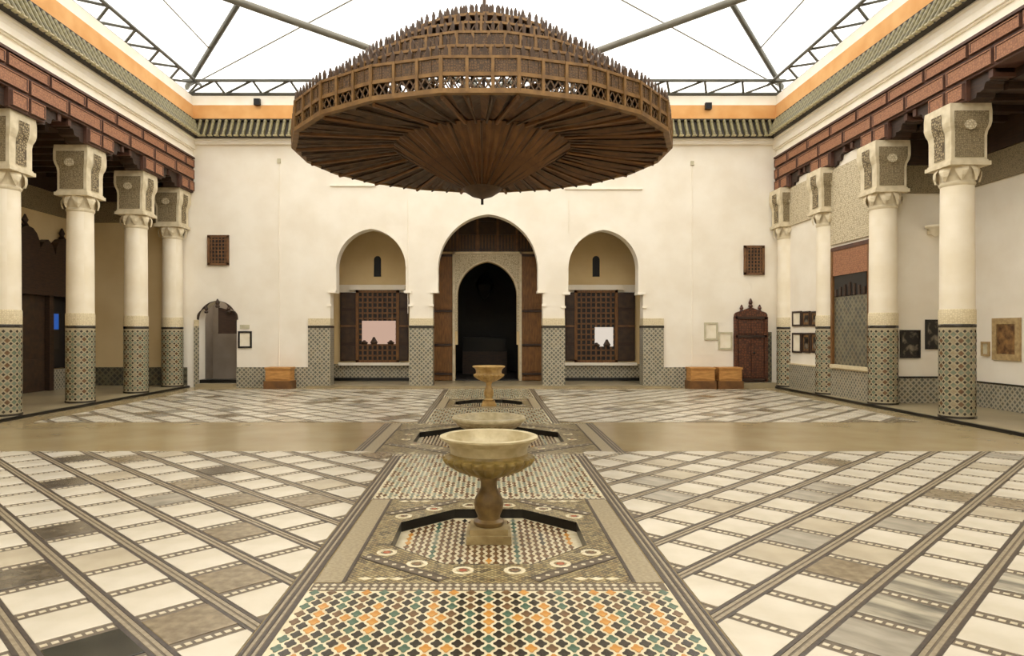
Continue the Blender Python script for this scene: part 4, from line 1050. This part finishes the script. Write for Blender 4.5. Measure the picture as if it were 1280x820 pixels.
# ================================================================== CHANDELIER
CC = Vector((-.10, 10.55, 0)); KS = 10.55/10.1
def cz(z): return EYE+(z-EYE)*KS
ch = thing('chandelier', 'huge tiered brown brass chandelier hanging over the middle pool', 'chandelier', tuple(CC))
NF = 20
TI = [(2.67, 4.19, 4.57), (2.25, 4.55, 4.86), (1.85, 4.84, 5.19), (1.45, 5.17, 5.48), (1.1, 5.46, 5.74), (.7, 5.72, 5.94)]
TI = [(r*KS, cz(a), cz(b)) for r, a, b in TI]
for ti, (r, z0, z1) in enumerate(TI):
    wd = 2*r*math.sin(PI/NF); ap = r*math.cos(PI/NF); H = z1-z0
    fr = MB(); pn = MB(); b = .022
    rails = [0, H*.5, H] if ti == 0 else [0, H]
    for k, z in enumerate(rails): fr.box(-wd/2, wd/2, -.02, .02, max(z-b, 0), min(z+b, H+.01))
    posts = (-wd/2, -wd/6, wd/6, wd/2) if wd > .5 else (-wd/2, 0, wd/2)
    for x in posts: fr.box(x-.018, x+.018, -.03, .02, 0, H)
    cell = .075
    def lattice(za, zb, pitch):      # diagonal openwork between two rails
        n_ = int(wd/pitch); step = wd/n_
        for i in range(n_):
            xa = -wd/2+i*step
            for p, q in (((xa, za), (xa+step, zb)), ((xa, zb), (xa+step, za))):
                dx, dz = q[0]-p[0], q[1]-p[1]; l_ = math.hypot(dx, dz); ox, oz = -dz/l_*.009, dx/l_*.009
                pn.prism([(p[0]+ox, p[1]+oz), (p[0]-ox, p[1]-oz), (q[0]-ox, q[1]-oz), (q[0]+ox, q[1]+oz)], -.006, .006, 'y')
    if ti == 0:
        lattice(b, H*.5-b, .095)
        pn.box(-wd/2, wd/2, -.004, .004, H*.5, H)
        for i in range(1, 7): x = -wd/2+wd*i/7; pn.box(x-.008, x+.008, -.012, .0, H*.5, H)
    elif ti < 3:
        pn.box(-wd/2, wd/2, -.004, .004, b, H-b)
        for i in range(1, 6): x = -wd/2+wd*i/6; pn.box(x-.007, x+.007, -.014, .0, b, H-b)
    else: lattice(b, H-b, .14)
    fme, pme = fr.mesh('tier_frame', 'chand_bar'), pn.mesh('tier_panel', 'chand')
    sp = MB()
    ns = max(3, int(wd/.098))
    for i in range(ns):
        x = -wd/2+wd*(i+.5)/ns; hh = .135
        sp.prism([(x-.02, H), (x+.02, H), (x+.024, H+hh*.6), (x, H+hh), (x-.024, H+hh*.6)], -.012, .012, 'y')
    sme = sp.mesh('crown_spikes', 'chand_dark')
    for k in range(NF):
        a = 2*PI*(k+.5)/NF-PI/2-PI/NF*1.0
        loc = (ap*math.cos(a), ap*math.sin(a), z0); rot = (0, 0, a+PI/2)
        f_ = link('tier_frame', fme, ch, loc=loc, rot=rot); link('tier_panel', pme, f_)
        link('crown_spikes', sme, f_, 'stuff')
    if ti < 5:                       # deck stepping in to the next tier
        r2 = TI[ti+1][0]; m_ = MB(); vs = []
        for k in range(NF):
            a = 2*PI*k/NF-PI/2+PI/NF; vs += [(r*math.cos(a), r*math.sin(a), z1-.02), (r2*math.cos(a), r2*math.sin(a), z1-.01)]
        m_.add(vs, [(2*k, 2*((k+1) % NF), 2*((k+1) % NF)+1, 2*k+1) for k in range(NF)]); m_.build('tier_deck', 'chand_dark', ch, fix=False)
# rim moulding
m_ = MB(); r = TI[0][0]; vs = []
for k in range(NF):
    a = 2*PI*k/NF-PI/2+PI/NF
    for rr, z in ((r+.03, TI[0][1]-.02), (r+.03, TI[0][1]+.035), (r-.05, TI[0][1]+.035), (r-.05, TI[0][1]-.02)): vs.append((rr*math.cos(a), rr*math.sin(a), z))
m_.add(vs, [(4*k+e, 4*((k+1) % NF)+e, 4*((k+1) % NF)+(e+1) % 4, 4*k+(e+1) % 4) for k in range(NF) for e in range(4)]); m_.build('rim', 'chand_bar', ch)
# ribbed underside: pleated annulus, then a pleated cone down to the hub
def pleated(name, r0, z0, r1, z1, mt, amp, ribs=6, seg=5):
    m_ = MB(); vs = []
    for s_ in range(seg+1):
        f = s_/seg
        for q in range(2*ribs+1):
            a = (q/(2*ribs)-.5)*2*PI/NF; rr = r0+(r1-r0)*f; z = z0+(z1-z0)*f-(amp if q % 2 else 0)*(.22+.78*math.sin(PI*f))
            vs.append((rr*math.cos(a), rr*math.sin(a), z))
    K = 2*ribs+1
    for q in range(K-1): m_.add([], [(s_*K+q, s_*K+q+1, (s_+1)*K+q+1, (s_+1)*K+q) for s_ in range(seg)], q % 2) if q else m_.add(vs, [(s_*K, s_*K+1, (s_+1)*K+1, (s_+1)*K) for s_ in range(seg)], 0)
    me = m_.mesh(name, mt, fix=False)
    for k in range(NF): link(name, me, ch, rot=(0, 0, 2*PI*k/NF-PI/2))
zr = TI[0][1]
pleated('soffit_panel', 2.66*KS, zr, 1.26*KS, cz(4.33), ['chand_under', 'chand_dark'], .07, 4)
pleated('cone_panel', 1.30*KS, cz(4.30), .17*KS, cz(3.66), ['chand_cone', 'chand_under'], .05, 3)
for k in range(NF*3):
    a = 2*PI*k/NF/3-PI/2+PI/NF; r_ = 2.63*KS*(math.cos(PI/NF) if k % 3 else 1); m_ = MB(); m_.tube((r_*math.cos(a), r_*math.sin(a), zr-.045), (1.28*KS*math.cos(a), 1.28*KS*math.sin(a), cz(4.27)), .028 if k % 3 == 0 else .018, 5); m_.build('soffit_rib', 'chand_dark' if k % 3 else 'chand_cone', ch)
for k in range(NF):
    a = 2*PI*k/NF-PI/2; m_ = MB(); m_.tube((1.30*KS*math.cos(a), 1.30*KS*math.sin(a), cz(4.27)), (.2*math.cos(a), .2*math.sin(a), cz(3.65)), .016, 5); m_.build('cone_rib', 'chand_dark', ch)
m_ = MB(); m_.lathe([(.30, cz(3.70)), (.27, cz(3.65)), (.16, cz(3.58)), (.05, cz(3.55)), (.03, cz(3.54))], 20); m_.build('hub', 'chand_dark', ch, smooth=True)
m_ = MB(); m_.tube((0, 0, cz(3.56)), (0, 0, cz(3.46)), .022, 8); m_.build('spindle', 'metal_dark', ch)
m_ = MB(); m_.tube((0, 0, cz(3.6)), (0.1, 0, AP.z), .03, 8); m_.build('hanging_rod', 'chand_dark', ch)

# ================================================================== FOUNTAINS
def urn(cy, label, mt, z0=-PD+.003, s_=1.0, group=None):
    o_ = thing('fountain_urn', label, 'fountain', (0.0, cy, z0), 0, group)
    m_ = MB(); m_.box(-.165, .165, -.165, .165, 0, .07); m_.box(-.14, .14, -.14, .14, .07, .12); m_.build('plinth', mt, o_)
    m_ = MB(); m_.lathe([(.105, .12), (.115, .14), (.115, .16), (.085, .18), (.082, .20), (.10, .25), (.108, .31), (.10, .36), (.075, .41), (.062, .45), (.062, .50), (.075, .53), (.08, .55)], 28, flute=lambda i, a: .03*math.cos(12*a) if 4 <= i <= 8 else 0); m_.build('stem', 'stone_stem' if mt == 'stone' else mt, o_, smooth=True)
    m_ = MB(); m_.lathe([(.07, .54), (.14, .565), (.24, .61), (.315, .67), (.335, .705), (.33, .725), (.30, .74), (.29, .76)], 192, flute=lambda i, a: (.075*abs(math.cos(12*a))-.03) if 1 <= i <= 5 else 0, cap=False); m_.build('gadrooned_bowl', 'stone_stain' if mt == 'stone' else mt, o_, smooth=True)
    m_ = MB(); m_.lathe([(.288, .755), (.292, .80), (.31, .845), (.35, .875), (.368, .89), (.368, .905), (.35, .912), (.318, .905), (.30, .86), (.27, .78), (.20, .72), (.05, .70)], 48, cap=False); m_.build('rim', 'stone_rim' if mt == 'stone' else mt, o_, smooth=True)
    m_ = MB(); m_.lathe([(.02, .70), (.03, .715), (.025, .73), (.01, .735)], 12); m_.build('spout', 'metal_dark', o_, smooth=True)
    return o_
o_ = urn(FY[0][0]+.12, 'honey marble urn fountain with gadrooned bowl rising in front of the coloured cross mosaic', 'stone'); o_.scale = (1.08, 1.08, .92)
urn(FY[2][0], 'small yellow marble urn fountain standing before the dark central portal', 'stone_y')
bs = thing('fountain_basin', 'wide low marble basin in the middle pool beneath the chandelier', 'fountain', (0.0, FY[1][0], -PD+.003))
m_ = MB(); m_.lathe([(.24, 0), (.24, .05), (.16, .08), (.14, .13), (.18, .16)], 24); m_.build('foot', 'stone', bs, smooth=True)
m_ = MB(); m_.lathe([(.16, .15), (.30, .18), (.44, .24), (.49, .29)], 64, flute=lambda i, a: .02*abs(math.cos(16*a)), cap=False); m_.build('gadrooned_bowl', 'stone', bs, smooth=True)
m_ = MB(); m_.lathe([(.485, .28), (.52, .31), (.56, .34), (.565, .37), (.55, .39), (.50, .39), (.475, .36), (.44, .30), (.30, .24), (.05, .22)], 56, cap=False); m_.build('rim', 'stone_rim', bs, smooth=True)
m_ = MB(); m_.lathe([(.03, .22), (.04, .25), (.02, .28)], 12); m_.build('spout', 'metal_dark', bs, smooth=True)
bpy.context.view_layer.update()
